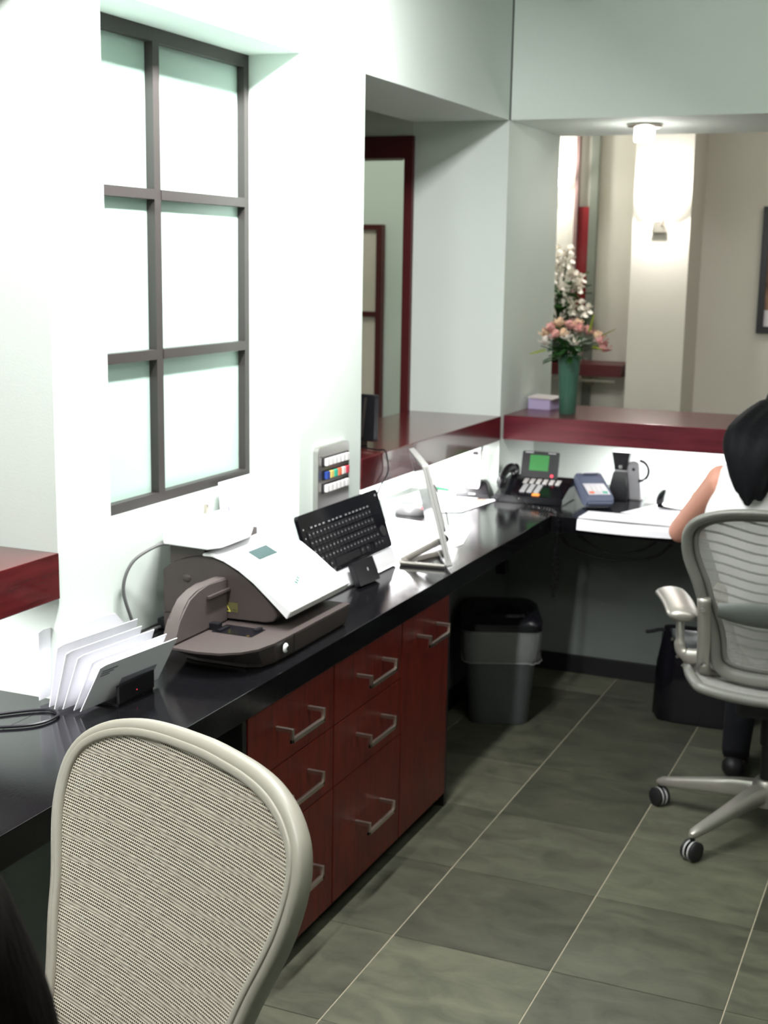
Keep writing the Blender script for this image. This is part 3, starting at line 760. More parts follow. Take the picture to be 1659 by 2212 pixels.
obj('display', bm, lcd, fm, label='small grey-green display')
bm = nb()
for k in range(3):
    y = 2.842-.012*k; x = -1.452+.004*k
    quad(bm, cover_pt(x-.004, y, .0012), cover_pt(x+.003, y+.002, .0012), cover_pt(x+.003, y+.008, .0012), cover_pt(x-.004, y+.006, .0012))
obj('emblem', bm, greenp, fm, label='tiny green printed emblem')
# curved guide wall at the left of the deck
go = [(2.462, .796), (2.470, .815), (2.487, .845), (2.505, .868), (2.528, .888), (2.565, .900), (2.61, .903), (2.699, .903)]
gi = [(2.699, .796)]
obj('guide_wall', prism(nb(), [(-1.598, y, z) for y, z in go+gi], (.034, 0, 0), .004), taupel, fm, sm=True)
obj('guide_ledge', bx((-1.563, 2.60, .872), (-1.556, 2.699, .878)), taupe, fm)
bm = nb(); 
blob(bm, (-1.678, 2.70, .888), .011, 16, (1.1, .35, .9)); obj('knob', bm, taupe, fm, sm=True)
# slot in the deck
bm = nb(); box(bm, (-1.550, 2.60, .7953), (-1.445, 2.668, .7965)); obj('slot', bm, blackg, fm)
obj('roller_block', bx((-1.566, 2.612, .7955), (-1.540, 2.632, .812), .002), blackm, fm); obj('roller', bx((-1.540, 2.606, .7965), (-1.530, 2.650, .800), .001), blackm, fm); obj('roller', bx((-1.463, 2.640, .7965), (-1.452, 2.668, .801)), blackm, fm)
obj('brass_pin', cyl(nb(), (-1.455, 2.602, .7965), .004, .001, 10), mat('brass', (.6, .42, .12), .3, 1.), fm)
obj('round_button', lathe(nb(), [(.0115, 0), (.0115, .002), (.009, .004), (0, .0045)], 20), whitep, fm, sm=True)
rb = [o for o in fm.children if o.name.startswith('round_button')][0]; rb.location = V((-1.3735, 2.630, .772))-V(fm['_w']); rb.rotation_euler = (0, PI/2, 0)
for v in rb.data.vertices: v.co += V(fm['_w'])
obj('round_button_lens', cyl(nb(), (-1.369, 2.630, .772), .005, .003, 12, axis='X'), chrome, fm)
# warning label on the body face
bm = nb(); yb = 2.6992
quad(bm, (-1.578, yb, .8205), (-1.537, yb, .8185), (-1.537, yb, .8425), (-1.578, yb, .8425)); obj('caution_label', bm, olive, fm)
bm = nb(); v3 = [bm.verts.new(p) for p in ((-1.581, yb-.0003, .820), (-1.556, yb-.0003, .819), (-1.5695, yb-.0003, .8425))]; bm.faces.new(v3); obj('warning_triangle', bm, yellow, fm)
bm = nb(); v3 = [bm.verts.new(p) for p in ((-1.5775, yb-.0006, .8218), (-1.5600, yb-.0006, .8212), (-1.5695, yb-.0006, .8375))]; bm.faces.new(v3)
quad(bm, (-1.551, yb-.0004, .824), (-1.541, yb-.0004, .8235), (-1.541, yb-.0004, .825), (-1.551, yb-.0004, .8255)); obj('warning_symbol', bm, blackm, fm)
bm = nb()
for dx in (-.003, .0, .003): quad(bm, (-1.5695+dx-.0008, yb-.0009, .824), (-1.5695+dx+.0008, yb-.0009, .824), (-1.5695+dx+.0008, yb-.0009, .831), (-1.5695+dx-.0008, yb-.0009, .831))
obj('warning_marks', bm, yellow, fm)
# rear column with postal scale
sc_ = thing('postal_scale', 'white postal scale platform on a dark stem on top of the franking machine', 'scale', (-1.68, 2.82, .95))
obj('stem', prism(nb(), [(-1.725, 2.703, .9215), (-1.72, 2.703, .9235), (-1.69, 2.703, .9355), (-1.655, 2.703, .9455), (-1.630, 2.703, .9490), (-1.630, 2.703, .9718), (-1.725, 2.703, .9718)], (0, .26, 0)), taupe, sc_)
zp = .985
obj('platform', prism(nb(), [(-1.60, 2.668, zp-.014), (-1.58, 2.70, zp-.014), (-1.58, 2.84, zp-.012), (-1.68, 3.05, zp-.012), (-1.795, 3.06, zp-.012), (-1.805, 2.80, zp-.012), (-1.725, 2.672, zp-.012)], (0, 0, .014), .002), whitep, sc_)
for q in ((-1.788, 2.85), (-1.714, 2.843), (-1.788, 2.98), (-1.714, 2.975)): obj('rubber_pad', lathe(nb(), [(.013, 0), (.010, .0035), (.005, .005), (0, .0052)], 14, (*q, zp+.0015)), mat('pad_grey', (.34, .32, .32), .5), sc_, sm=True)
obj('pan_post', bx((-1.793, 2.972, zp+.005), (-1.783, 2.980, zp+.030), .001), steel, sc_)
o = obj('power_cable', tube(nb(), spline([(-1.729, 2.705, .966), (-1.755, 2.69, .962), (-1.79, 2.64, .93), (-1.806, 2.62, .87), (-1.800, 2.635, .80), (-1.79, 2.66, .745), (-1.785, 2.72, .743), (-1.775, 2.80, .743)], 8), .0042, 8), mat('grey_cable', (.16, .16, .16), .5), sm=True)
tag(o, 'grey cable hanging beside the franking machine in front of the wall', 'cable')
o = obj('power_adapter', bx((-1.79, 2.74, ZD+.0005), (-1.755, 2.79, .765), .004), blackm); tag(o, 'black power plug on the desk behind the franking machine', 'plug')

# white papers leaning on the wall under the window
def sheetbox(name, o, X, Y, w, h, t, m, label, cat, group=None, bend=0.):
    f = frame4(o, X, Y); bm = nb(); N = 8
    rows = []
    for s in (0, t):
        for i in range(N+1):
            u = w*i/N; z = s+bend*math.sin(PI*i/N)
            rows.append([bm.verts.new(f @ V((u, 0, z))), bm.verts.new(f @ V((u, h, z)))])
    a, b = rows[:N+1], rows[N+1:]
    for i in range(N):
        bm.faces.new((a[i][0], a[i+1][0], a[i+1][1], a[i][1])); bm.faces.new((b[i][0], b[i][1], b[i+1][1], b[i+1][0]))
        bm.faces.new((a[i][0], b[i][0], b[i+1][0], a[i+1][0])); bm.faces.new((a[i][1], a[i+1][1], b[i+1][1], b[i][1]))
    bm.faces.new((a[0][0], a[0][1], b[0][1], b[0][0])); bm.faces.new((a[-1][0], b[-1][0], b[-1][1], a[-1][1]))
    ob = obj(name, bm, m)
    c = V(o); ob.data.transform(Matrix.Translation(-c)); ob.location = c
    return tag(ob, label, cat, group)
sheetbox('paper_stack', (-1.775, 3.062, ZD+.001), (0, 1, 0), (-.085, 0, 1), .205, .322, .012, paper, 'tall white papers leaning upright against the wall between window and keyboard', 'papers')
sheetbox('paper_stack', (-1.755, 3.078, ZD+.001), (0, 1, 0), (-.085, 0, 1), .17, .290, .010, paper, 'shorter white paper stack standing in front of the tall leaning papers', 'papers')

# ================================================================== ENVELOPES IN A RACK
EN = [(-1.576, 2.128, .50, .118, .245), (-1.592, 2.128, .44, .124, .235), (-1.616, 2.124, .36, .126, .24), (-1.632, 2.118, .28, .130, .235), (-1.650, 2.125, .20, .135, .25), (-1.672, 2.175, .10, .145, .215), (-1.694, 2.150, .02, .148, .16)]
LB = ['frontmost white window envelope of the row, leaning over the black letter holder', 'second white envelope behind the front window envelope', 'third white envelope in the leaning row', 'fourth white envelope in the leaning row', 'fifth white envelope in the row, standing nearly upright', 'white envelope with rounded flap standing near the back of the row', 'rearmost white envelope of the row beside the white pier']
for i, (x, y, ln, h, L_) in enumerate(EN):
    t = thing('envelope', LB[i], 'envelope', (x, y, ZD+.0065), 'white envelopes standing in a row')
    X = V((.10, 1, 0)).normalized(); Y = V((math.sin(ln)*1.0, 0, math.cos(ln))); f = frame4((0, 0, 0), X, Y); 
    ff = f.copy(); ff.translation = V((x, y, ZD+.0068))
    bm = nb()
    P = [ff @ V(p) for p in ((0, 0, 0), (L_, 0.004, 0), (L_, h, 0), (L_*.985, h, 0), (.015, h, 0), (0, h-.004, 0))]
    if i == 5: P = [ff @ V(p) for p in ((0, 0, 0), (L_, 0, 0), (L_, h*.75, 0), (L_*.82, h, 0), (L_*.70, h*1.03, 0), (0, h, 0))]
    nn = (ff.to_3x3() @ V((0, 0, 1)))
    prism(bm, P, nn*-.0016); obj('envelope_body', bm, paper, t)
    if i == 0:
        bm = nb(); e = nn*.0006 if nn.x > 0 else nn*-.0025
        def q4(u0, u1, v0, v1): return [ff @ V(p)+e for p in ((u0, v0, 0), (u1, v0, 0), (u1, v1, 0), (u0, v1, 0))]
        quad(bm, *q4(.095, .21, .03, .058)); obj('address_window', bm, mat('envelope_window', (.30, .30, .36), .3), t)
        bm = nb(); 
        for k in range(3): quad(bm, *q4(.012, .060-.01*k, .100-.006*k, .103-.006*k))
        obj('return_address', bm, paperg, t)
rk = thing('letter_holder', 'low black letter holder carrying the white envelopes', 'holder', (-1.62, 2.25, ZD))
obj('tray', bx((-1.70, 2.20, ZD), (-1.535, 2.33, ZD+.006), .001), blackm, rk)
obj('front_plate', bx((-1.540, 2.20, ZD+.006), (-1.532, 2.33, ZD+.045), .002), blackm, rk)
obj('back_plate', bx((-1.700, 2.20, ZD+.006), (-1.694, 2.33, ZD+.02), .001), blackm, rk)
o = obj('led_dot', bx((-1.5315, 2.262, ZD+.020), (-1.531, 2.264, ZD+.022)), redled, rk)
o = obj('mouse_cable', tube(nb(), spline([(-1.78, 1.90, .741), (-1.74, 2.02, .741), (-1.66, 2.11, .741), (-1.61, 2.10, .741), (-1.62, 2.03, .741), (-1.72, 1.96, .741), (-1.80, 1.93, .741)], 8), .0032, 6), blackm, sm=True)
tag(o, 'thin black cable looped on the countertop left of the envelopes', 'cable')
ms = thing('computer_mouse', 'white computer mouse on the countertop, cut by the left edge of the photo', 'mouse', (-1.625, 1.905, ZD))
bm = nb(); blob(bm, (-1.618, 1.865, ZD+.006), .032, 18, (.85, 1.6, .85)); bmesh.ops.bisect_plane(bm, geom=bm.verts[:]+bm.edges[:]+bm.faces[:], plane_co=(0, 0, ZD+.0005), plane_no=(0, 0, 1), clear_inner=True); bmesh.ops.holes_fill(bm, edges=bm.edges[:])
obj('shell', bm, whitep, ms, sm=True)
obj('cable', tube(nb(), spline([(-1.612, 1.82, ZD+.006), (-1.60, 1.79, ZD+.006), (-1.62, 1.74, ZD+.006), (-1.66, 1.68, ZD+.006)], 6), .0022, 6), blackm, ms, sm=True)

# ================================================================== SWITCH PLATE ON THE PIER
sp_ = thing('switch_panel', 'tall brushed steel wall plate with three rows of small push switches', 'switch panel', (XW+.001, 3.455, 1.0))
y0, y1, z0, z1 = 3.352, 3.560, .80, 1.127
def rr2(y0, y1, z0, z1, r, x): 
    out = []
    for (cy_, cz, a0) in ((y1-r, z0+r, -PI/2), (y1-r, z1-r, 0), (y0+r, z1-r, PI/2), (y0+r, z0+r, PI)):
        for k in range(5): a = a0+PI/2*k/4; out.append((x, cy_+r*math.cos(a), cz+r*math.sin(a)))
    return out
obj('face_plate', prism(nb(), rr2(y0, y1, z0, z1, .013, XW+.0005), (.016, 0, 0), .001), steelp, sp_)
xs = XW+.0166
obj('plate_screw', cyl(nb(), (xs, y0+.014, z1-.026), .003, .0012, 10, axis='X'), chrome, sp_)
cols = [(.03, .07, .32), (.80, .62, .18), (.06, .50, .34), (.85, .20, .10), (.85, .80, .76), (.62, .06, .10)]
swm = [mat('switch_%s' % n_, c, .4) for n_, c in zip(('blue', 'yellow', 'green', 'orange', 'ivory', 'red'), cols)]
keyw = mat('switch_white', (.85, .83, .83), .4)
for r_, zc in enumerate((1.083, 1.045, 1.007)):
    bz = obj('switch_bezel', bx((xs, y0+.026, zc-.014), (xs+.003, y0+.196, zc+.014), .001), blackm, sp_)
    for k in range(6):
        yc = y0+.045+.0262*k
        m_ = swm[k] if r_ == 1 else keyw
        b_ = obj('switch_button', bx((xs+.003, yc-.0098, zc-.0105), (xs+.012, yc+.0098, zc+.0105), .0015), m_, sp_)
        b_.parent = bz

# ================================================================== KEYBOARD STANDING ON EDGE
p_bl, p_br, p_tr = V((-1.556, 3.165, .741)), V((-1.549, 3.682, .741)), V((-1.622, 3.728, .957))
kf = frame4(p_bl, p_br-p_bl, p_tr-p_br); KW, KH = (p_br-p_bl).length, (p_tr-p_br).length
kb = thing('keyboard', 'black keyboard with white palm strip standing on edge against the wall', 'keyboard', mat4=kf)
r = .012
def rrect(w, h, r, x0=0, y0=0, z=0):
    out = []
    for (cx_, cy_, a0) in ((x0+w-r, y0+r, -PI/2), (x0+w-r, y0+h-r, 0), (x0+r, y0+h-r, PI/2), (x0+r, y0+r, PI)):
        for k in range(5): a = a0+PI/2*k/4; out.append((cx_+r*math.cos(a), cy_+r*math.sin(a), z))
    return out
obj('case', prism(nb(), rrect(KW, KH-.052, r, 0, .052), (0, 0, .012)), blackg, kb)
obj('palm_rest', prism(nb(), rrect(KW, .050, .006), (0, 0, .010)), whitep, kb, label='white palm rest strip')
bm = nb(); lg = nb(); random.seed(5)
PK = .0228
rows = [(.074, [(.06, .04), (.105, .03), (.14, .16), (.305, .03), (.34, .03), (.40, .02), (.423, .02), (.446, .02)]), (.098, [(.040+PK*k, .0215) for k in range(18)]), (.122, [(.034+PK*k, .0215) for k in range(18)]), (.146, [(.030+PK*k, .0215) for k in range(18)]), (.170, [(.028+PK*k, .0215) for k in range(18)])]
for y, ks in rows:
    for x, w_ in ks:
        if x+w_ > KW-.02: continue
        box(bm, (x, y-.009, .012), (x+w_-.0025, y+.0120, .015), .0008)
        if w_ < .05: quad(lg, (x+.004, y+.002, .01625), (x+.0075, y+.002, .01625), (x+.0075, y+.006, .01625), (x+.004, y+.006, .01625))
for k in range(15):
    x = .05+.0245*k+(.01 if k > 3 else 0)+(.01 if k > 7 else 0); box(bm, (x, .188, .012), (x+.019, .195, .0140)); quad(lg, (x+.003, .190, .0143), (x+.013, .190, .0143), (x+.013, .193, .0143), (x+.003, .193, .0143))
for z in (.19, .165, .14, .115):
    quad(lg, (.012, z, .0123), (.016, z, .0123), (.016, z+.004, .0123), (.012, z+.004, .0123))
quad(lg, (KW-.026, KH-.020, .0123), (KW-.018, KH-.020, .0123), (KW-.018, KH-.014, .0123), (KW-.026, KH-.014, .0123))
obj('keys', bm, mat('key_black', (.008, .008, .010), .5), kb, kind='stuff'); obj('key_legends', lg, keygrey, kb, kind='stuff')
obj('jog_dial', lathe(nb(), [(.017, .0), (.017, .0015), (.014, .002), (0, .0018)], 20, (KW-.034, .105, .012)), mat('dial_grey', (.03, .03, .03), .4), kb, sm=True)
bb = [V((-1.524, 3.345, ZD+.0005)), V((-1.515, 3.465, ZD+.0005))]
f = frame4(bb[0], bb[1]-bb[0], V((-.42, .10, 1)))
kw = (bb[1]-bb[0]).length
bs = thing('receiver_box', 'small black box with a tiny grey logo standing in front of the keyboard', 'box', mat4=f)
obj('box_body', prism(nb(), rrect(kw, .070, .004), (0, 0, .018), .001), blackm, bs)
bm = nb(); quad(bm, (kw*.55, .034, .0185), (kw*.55+.006, .034, .0185), (kw*.55+.006, .043, .0185), (kw*.55, .043, .0185)); obj('logo', bm, keygrey, bs)

# ================================================================== THIN WHITE MONITOR ON AN EASEL STAND
Bk = V((-.875, -.485, 0)); hh = V((-.485, .875, 0))
Bp = V((-1.372, 3.672, ZD+.008)); up = (V((0, 0, .311))+Bk*.081)
mf = frame4(Bp, hh, up)        # x along the panel away from the camera, y up, z towards the back (left)
mo = thing('flat_monitor', 'thin white flat monitor on an easel foot, seen almost edge-on at the counter front', 'monitor', mat4=mf)
H_ = up.length
obj('panel', prism(nb(), rrect(.36, H_, .006), (0, 0, .018), .0015), monw, mo)
bm = nb(); quad(bm, (.015, .02, -.0005), (.345, .02, -.0005), (.345, H_-.012, -.0005), (.015, H_-.012, -.0005)); obj('screen', bm, blackg, mo)
obj('seam', bx((-.0004, .02, .0085), (.0001, H_-.01, .0095)), greyframe, mo)
obj('back_cover', prism(nb(), rrect(.24, .17, .02, .06, .09, .018), (0, 0, .012), .002), monw, mo)
imf = mf.inverted()
def ml(p): return imf @ V(p)
h0 = mf @ V((.06, .075, .018)); ft = h0+V((-.13, -.02, 0)); ft.z = ZD+.007
bm = tube(nb(), [ml(h0), ml((h0+ft)/2), ml(ft)], .007, 8, flat=(.7, 1.5)); obj('strut', bm, chmetal, mo, sm=True)
bm = nb(); pA = V((-1.385, 3.690, ZD+.0065)); pB = V((-1.524, 3.672, ZD+.0065)); tube(bm, [ml(pA), ml(pB)], .006, 8, flat=(.9, 1.6)); tube(bm, [ml(V((-1.47, 3.86, ZD+.0065))), ml(pB)], .006, 8, flat=(.9, 1.6)); obj('foot', bm, chmetal, mo, sm=True)
obj('hinge', cyl(nb(), (.05, .075, .020), .011, .03, 12, axis='X'), blackm, mo, sm=True)
o = obj('cable', tube(nb(), spline([mf @ V((.03, .25, .024)), mf @ V((.04, .17, .040)), mf @ V((.045, .08, .035))], 6), .002, 6), mat('grey_cable', (.2, .2, .2), .5), sm=True); 
o.name = 'monitor_cable'; tag(o, 'thin grey cable hanging down the back of the flat monitor', 'cable')

# ================================================================== PAPERS, MOUSE AND PHONE ON THE LEFT DESK
def sheet(name, pts, label, t=.0012, m=paper, cat='paper', z=ZD+.0004):
    o = obj(name, prism(nb(), [(x, y, z) for x, y in pts], (0, 0, t)), m); return tag(o, label, cat)
sheet('paper_sheet', [(-1.80, 3.80), (-1.50, 3.72), (-1.46, 4.05), (-1.52, 4.30), (-1.84, 4.36)], 'large white sheet lying behind the flat monitor below the black mouse')
sheet('paper_sheet', [(-1.99, 4.70), (-1.76, 4.66), (-1.70, 4.92), (-1.80, 5.00), (-1.97, 4.98)], 'white sheet lying left of the cordless phone')
sheet('photo_leaflet', [(-1.76, 4.52), (-1.66, 4.58), (-1.62, 4.90), (-1.80, 4.80)], 'white leaflet with a small printed picture in front of the cordless phone', z=ZD+.0020)
o = obj('printed_picture', prism(nb(), [(-1.735, 4.76, ZD+.0034), (-1.66, 4.80, ZD+.0034), (-1.65, 4.87, ZD+.0034), (-1.745, 4.84, ZD+.0034)], (0, 0, .0003)), mat('printed_picture', (.45, .25, .18), .5, var=(60, (1, 1, 1), .9)))
lf = [x for x in COL.objects if x.name == 'photo_leaflet'][0]; o.parent = lf
pm = thing('computer_mouse', 'dark grey computer mouse on the desk behind the flat monitor', 'mouse', (-1.80, 4.46, ZD))
bm = nb(); blob(bm, (-1.815, 4.46, ZD+.004), .032, 18, (1.75, 1.05, 1.0), Matrix.Rotation(.15, 3, 'Z')); bmesh.ops.bisect_plane(bm, geom=bm.verts[:]+bm.edges[:]+bm.faces[:], plane_co=(0, 0, ZD+.0008), plane_no=(0, 0, 1), clear_inner=True); bmesh.ops.holes_fill(bm, edges=bm.edges[:])
obj('shell', bm, mat('mouse_grey', (.10, .10, .10), .35), pm, sm=True)
obj('button_seam', bx((-1.772, 4.459, ZD+.024), (-1.764, 4.462, ZD+.031)), redled, pm)
o = obj('pen', tube(nb(), [(-1.99, 5.00, ZD+.012), (-1.93, 4.995, ZD+.010), (-1.865, 4.985, ZD+.006)], .0065, 8), mat('green_plastic', (.03, .16, .08), .4), sm=True); tag(o, 'green pen lying at the back of the desk left of the cordless phone', 'pen')
o = obj('eraser', bx((-1.745, 4.50, ZD+.0001), (-1.715, 4.515, ZD+.010), .002), blackm); tag(o, 'small dark clip at the front corner of the leaflet', 'clip')

cp = thing('cordless_phone', 'silver cordless phone standing in its black cradle', 'phone', (-1.735, 4.965, ZD))
f = frame4((0, 0, 0), (1, .10, 0), (0, 0, 1)); 
prof = [(-.085, .0), (-.078, .012), (-.055, .045), (-.035, .062), (.035, .062), (.055, .045), (.070, .012), (.075, 0)]
Xd = V((.98, .10, 0)).normalized(); Yd = V((-.10, .98, 0)); c0 = V((-1.735, 4.925, ZD+.0005))
bm = nb(); rg = []
for (w_, d0, z) in ((.070, -.035, 0), (.068, -.033, .012), (.055, .0, .040), (.045, .015, .058), (.040, .022, .062)):
    rg.append([bm.verts.new(c0+Xd*(w_*sx)+Yd*dd+V((0, 0, z))) for sx, dd in ((-1, d0), (1, d0), (1, .060), (-1, .060))])
for a, b in zip(rg, rg[1:]):
    for k in range(4): bm.faces.new((a[k], a[(k+1) % 4], b[(k+1) % 4], b[k]))
bm.faces.new(rg[0][::-1]); bm.faces.new(rg[-1]); bmesh.ops.bevel(bm, geom=bm.edges[:], offset=.004, segments=2, affect='EDGES')
obj('cradle', bm, blackm, cp, sm=True)
obj('cradle_label', prism(nb(), [c0+Xd*-.012+Yd*-.0340+V((0, 0, .013)), c0+Xd*.014+Yd*-.0340+V((0, 0, .013)), c0+Xd*.014+Yd*-.0298+V((0, 0, .018)), c0+Xd*-.012+Yd*-.0298+V((0, 0, .018))], V((0, -.0016, .001))), keygrey, cp)
hf = frame4(c0+Xd*-.026+Yd*.010+V((0, 0, .028)), Xd, V((.05, .20, 1)))
bm = nb(); prism(bm, [hf @ V(p) for p in rrect(.050, .155, .012)], (hf.to_3x3() @ V((0, 0, 1)))*.022 if (hf.to_3x3() @ V((0, 0, 1))).y < 0 else (hf.to_3x3() @ V((0, 0, 1)))*-.022, .004)
hs = obj('handset', bm, mat('silver_plastic', (.62, .62, .62), .3, .3), cp, sm=True)
nn = (hf.to_3x3() @ V((0, 0, 1))); nn = nn if nn.y < 0 else -nn
bm = nb(); quad(bm, *[hf @ V(p)+nn*.0228 for p in ((.008, .085, 0), (.042, .085, 0), (.042, .125, 0), (.008, .125, 0))]); o = obj('handset_screen', bm, whitep, cp); o.parent = hs
bm = nb()
for i in range(3):
    for j in range(4): 
        q = hf @ V((.011+.010*i, .022+.012*j, 0))+nn*.022; prism(bm, [hf @ V((.009+.012*i+a, .018+.013*j+b, 0))+nn*.0222 for a, b in ((0, 0), (.009, 0), (.009, .008), (0, .008))], nn*.0015)
o = obj('handset_keys', bm, keygrey, cp, kind='stuff'); o.parent = hs
o = obj('antenna', tube(nb(), [hf @ V((.044, .15, 0)), hf @ V((.047, .185, 0))], .004, 8), blackm, cp); o.parent = hs
o = obj('earpiece', prism(nb(), [hf @ V(p)+nn*.0222 for p in ((.012, .135, 0), (.038, .135, 0), (.034, .148, 0), (.016, .148, 0))], nn*.001), blackm, cp); o.parent = hs
o = obj('flat_cable', prism(nb(), [(-1.70, 4.93, ZD+.0005), (-1.60, 4.87, ZD+.0005), (-1.52, 4.93, ZD+.0005), (-1.50, 4.99, ZD+.0005), (-1.60, 4.93, ZD+.0005), (-1.68, 4.965, ZD+.0005)], (0, 0, .006)), blackm); tag(o, 'dark crumpled strip lying between the cordless phone and the desk phone', 'strap')

# ================================================================== DESK PHONE
dp = thing('desk_phone', 'black desk phone with a raised green display and a coiled cord', 'phone', mat4=Matrix.Translation((-1.497, 4.955, ZD)) @ Matrix.Rotation(.02, 4, 'Z'))
# local: x right, y back, z up; wedge body
bm = nb(); prism(bm, [(-.135, -.085, .002), (-.135, -.085, .028), (-.135, .06, .070), (-.135, .13, .080), (-.135, .13, .002)], (.27, 0, 0), .003)
obj('base', bm, blackg, dp)
def onb(x, y, off=.001): return V((x, y, .028+(y+.085)*.2897+off))
ds = frame4((-.075, .070, .078), (1, 0, 0), (0, .28, 1))
bm = nb(); prism(bm, [ds @ V(p) for p in rrect(.150, .105, .006)], (ds.to_3x3() @ V((0, 0, 1)))*.014, .001); dsp = obj('display_housing', bm, blackm, dp)
nrm = ds.to_3x3() @ V((0, 0, 1)); s = .0145 if nrm.y < 0 else -.0006
bm = nb(); quad(bm, *[ds @ V(p)+nrm*s for p in ((.033, .028, 0), (.110, .028, 0), (.110, .090, 0), (.033, .090, 0))]); o = obj('green_display', bm, lcdg, dp, label='lit green display'); o.parent = dsp
bm = nb(); quad(bm, *[ds @ V(p)+nrm*s for p in ((.012, .097, 0), (.045, .097, 0), (.045, .101, 0), (.012, .101, 0))]); quad(bm, *[ds @ V(p)+nrm*s for p in ((.105, .097, 0), (.135, .097, 0), (.135, .101, 0), (.105, .101, 0))]); o = obj('display_print', bm, keygrey, dp); o.parent = dsp
o = obj('message_light', cyl(nb(), ds @ V((.128, .010, 0))+nrm*s, .006, .003, 10, axis=nrm*(1 if s > 0 else -1)), redled, dp); o.parent = dsp
bm = nb()
for k in range(6): prism(bm, [onb(-.055+.026*k+a, .028+b) for a, b in ((0, 0), (.017, 0), (.017, .036), (0, .036))], (0, 0, .004))
obj('feature_keys', bm, mat('pale_keys', (.62, .60, .58), .4), dp, kind='stuff')
bm = nb()
for i in range(3):
    for j in range(4): prism(bm, [onb(-.045+.028*i+a, -.050+.018*j+b) for a, b in ((0, 0), (.020, 0), (.020, .011), (0, .011))], (0, 0, .004))
obj('number_keys', bm, keygrey, dp, kind='stuff')
obj('orange_key', prism(nb(), [onb(.012+a, -.074+b) for a, b in ((0, 0), (.028, 0), (.028, .012), (0, .012))], (0, 0, .004)), orange, dp)
hsP = [(-.112, -.075, .055), (-.112, -.070, .075), (-.118, -.03, .098), (-.118, .03, .112), (-.118, .09, .110), (-.112, .115, .095), (-.112, .118, .080)]
hb = nb(); tube(hb, spline(hsP, 5), [.020]*4+[.024]*3+[.016]*16+[.024]*3+[.020]*(len(spline(hsP, 5))-26), 12, flat=(.8, 1.1)); hd = obj('handset', hb, blackm, dp, sm=True)
# coiled cord over the desk edge
cc = spline([(-.06, -.088, .040), (.0, -.13, .012), (.08, -.20, .010), (.155, -.262, .010), (.178, -.290, -.015), (.180, -.300, -.12), (.180, -.300, -.24), (.172, -.302, -.30), (.165, -.300, -.20), (.168, -.298, -.095)], 40)
bm = nb(); P = []
turn = 0
for i, p in enumerate(cc):
    t_ = (cc[min(i+1, len(cc)-1)]-cc[max(i-1, 0)]).normalized(); a = t_.orthogonal().normalized(); b = t_.cross(a)
    if i: pass
    turn += .95; P.append(p+(V((1, 0, 0)) if abs(t_.z) > .7 else V((0, 0, 1)))*0.006*math.cos(turn)+(V((0, 1, 0)) if abs(t_.z) > .7 else t_.cross(V((0, 0, 1))).normalized())*.006*math.sin(turn))
tube(bm, P, .0016, 5); obj('coiled_cord', bm, blackg, dp, sm=True)

# ================================================================== CARD TERMINAL
tf = Matrix.Translation((-1.262, 4.975, ZD)) @ Matrix.Rotation(.52, 4, 'Z')
tm = thing('card_terminal', 'blue-grey card payment terminal with white keys and a paper roll', 'terminal', mat4=tf)
prf = [(-.095, .028), (-.085, .050), (.03, .078), (.06, .100), (.10, .110), (.125, .095), (.125, .055), (.06, .035), (-.02, .004), (-.06, .002), (-.085, .010)]
bm = nb(); prism(bm, [(-.052, y, z) for y, z in prf], (.104, 0, 0), .006); obj('terminal_body', bm, bluegrey, tm, sm=True)
def ot(x, y, off=.001): return V((x, y, .050+(y+.085)*.2435+off))
obj('key_panel', prism(nb(), [ot(x, y) for x, y in ((-.042, -.075), (.042, -.075), (.042, .025), (-.042, .025))], (0, 0, .002)), mat('terminal_panel', (.75, .74, .78), .4), tm)
kc = [whitep, whitep, whitep]
bm = nb()
for i in range(4):
    for j in range(3): prism(bm, [ot(-.036+.019*i+a, -.045+.018*j+b, .003) for a, b in ((0, 0), (.014, 0), (.014, .012), (0, .012))], (0, 0, .003))
obj('keys', bm, mat('terminal_keys', (.85, .83, .84), .4), tm, kind='stuff')
obj('red_key', prism(nb(), [ot(-.036+a, -.068+b, .003) for a, b in ((0, 0), (.018, 0), (.018, .012), (0, .012))], (0, 0, .003)), swm[3], tm)
obj('green_key', prism(nb(), [ot(.016+a, -.068+b, .003) for a, b in ((0, 0), (.018, 0), (.018, .012), (0, .012))], (0, 0, .003)), swm[2], tm)
obj('paper_strip', prism(nb(), [(-.030, .085, .108), (.030, .085, .108), (.030, .045, .118), (-.030, .045, .118)], (0, .002, .002)), paper, tm)
o = obj('terminal_cable', tube(nb(), spline([(-1.30, 5.11, .80), (-1.33, 5.10, .825), (-1.37, 5.09, .815), (-1.40, 5.10, .78), (-1.42, 5.13, .745)], 6), .004, 6), blackm, sm=True); tag(o, 'black cable looping from the card terminal towards the desk phone', 'cable')

# ================================================================== DESK DEVICE, GLASS, STAPLER, PAPERS ON THE BACK DESK
dv = thing('pencil_sharpener', 'grey desk device with a flared black top and a round loop at its side', 'device', (-1.20, 5.16, ZD))
dcx, dcy = -1.205, 5.165
bm = nb(); rg = []
for (z, hx, hy) in ((ZD+.0005, .040, .050), (ZD+.06, .034, .045), (ZD+.112, .026, .030)):
    rg.append([bm.verts.new((dcx+sx*hx, dcy+sy*hy, z)) for sx, sy in ((-1, -1), (1, -1), (1, 1), (-1, 1))])
for a, b in zip(rg, rg[1:]):
    for k in range(4): bm.faces.new((a[k], a[(k+1) % 4], b[(k+1) % 4], b[k]))
bm.faces.new(rg[0][::-1]); bm.faces.new(rg[-1]); bmesh.ops.bevel(bm, geom=bm.edges[:], offset=.004, segments=2, affect='EDGES')
obj('lower_body', bm, blackm, dv, sm=True)
bm = nb(); rg = []
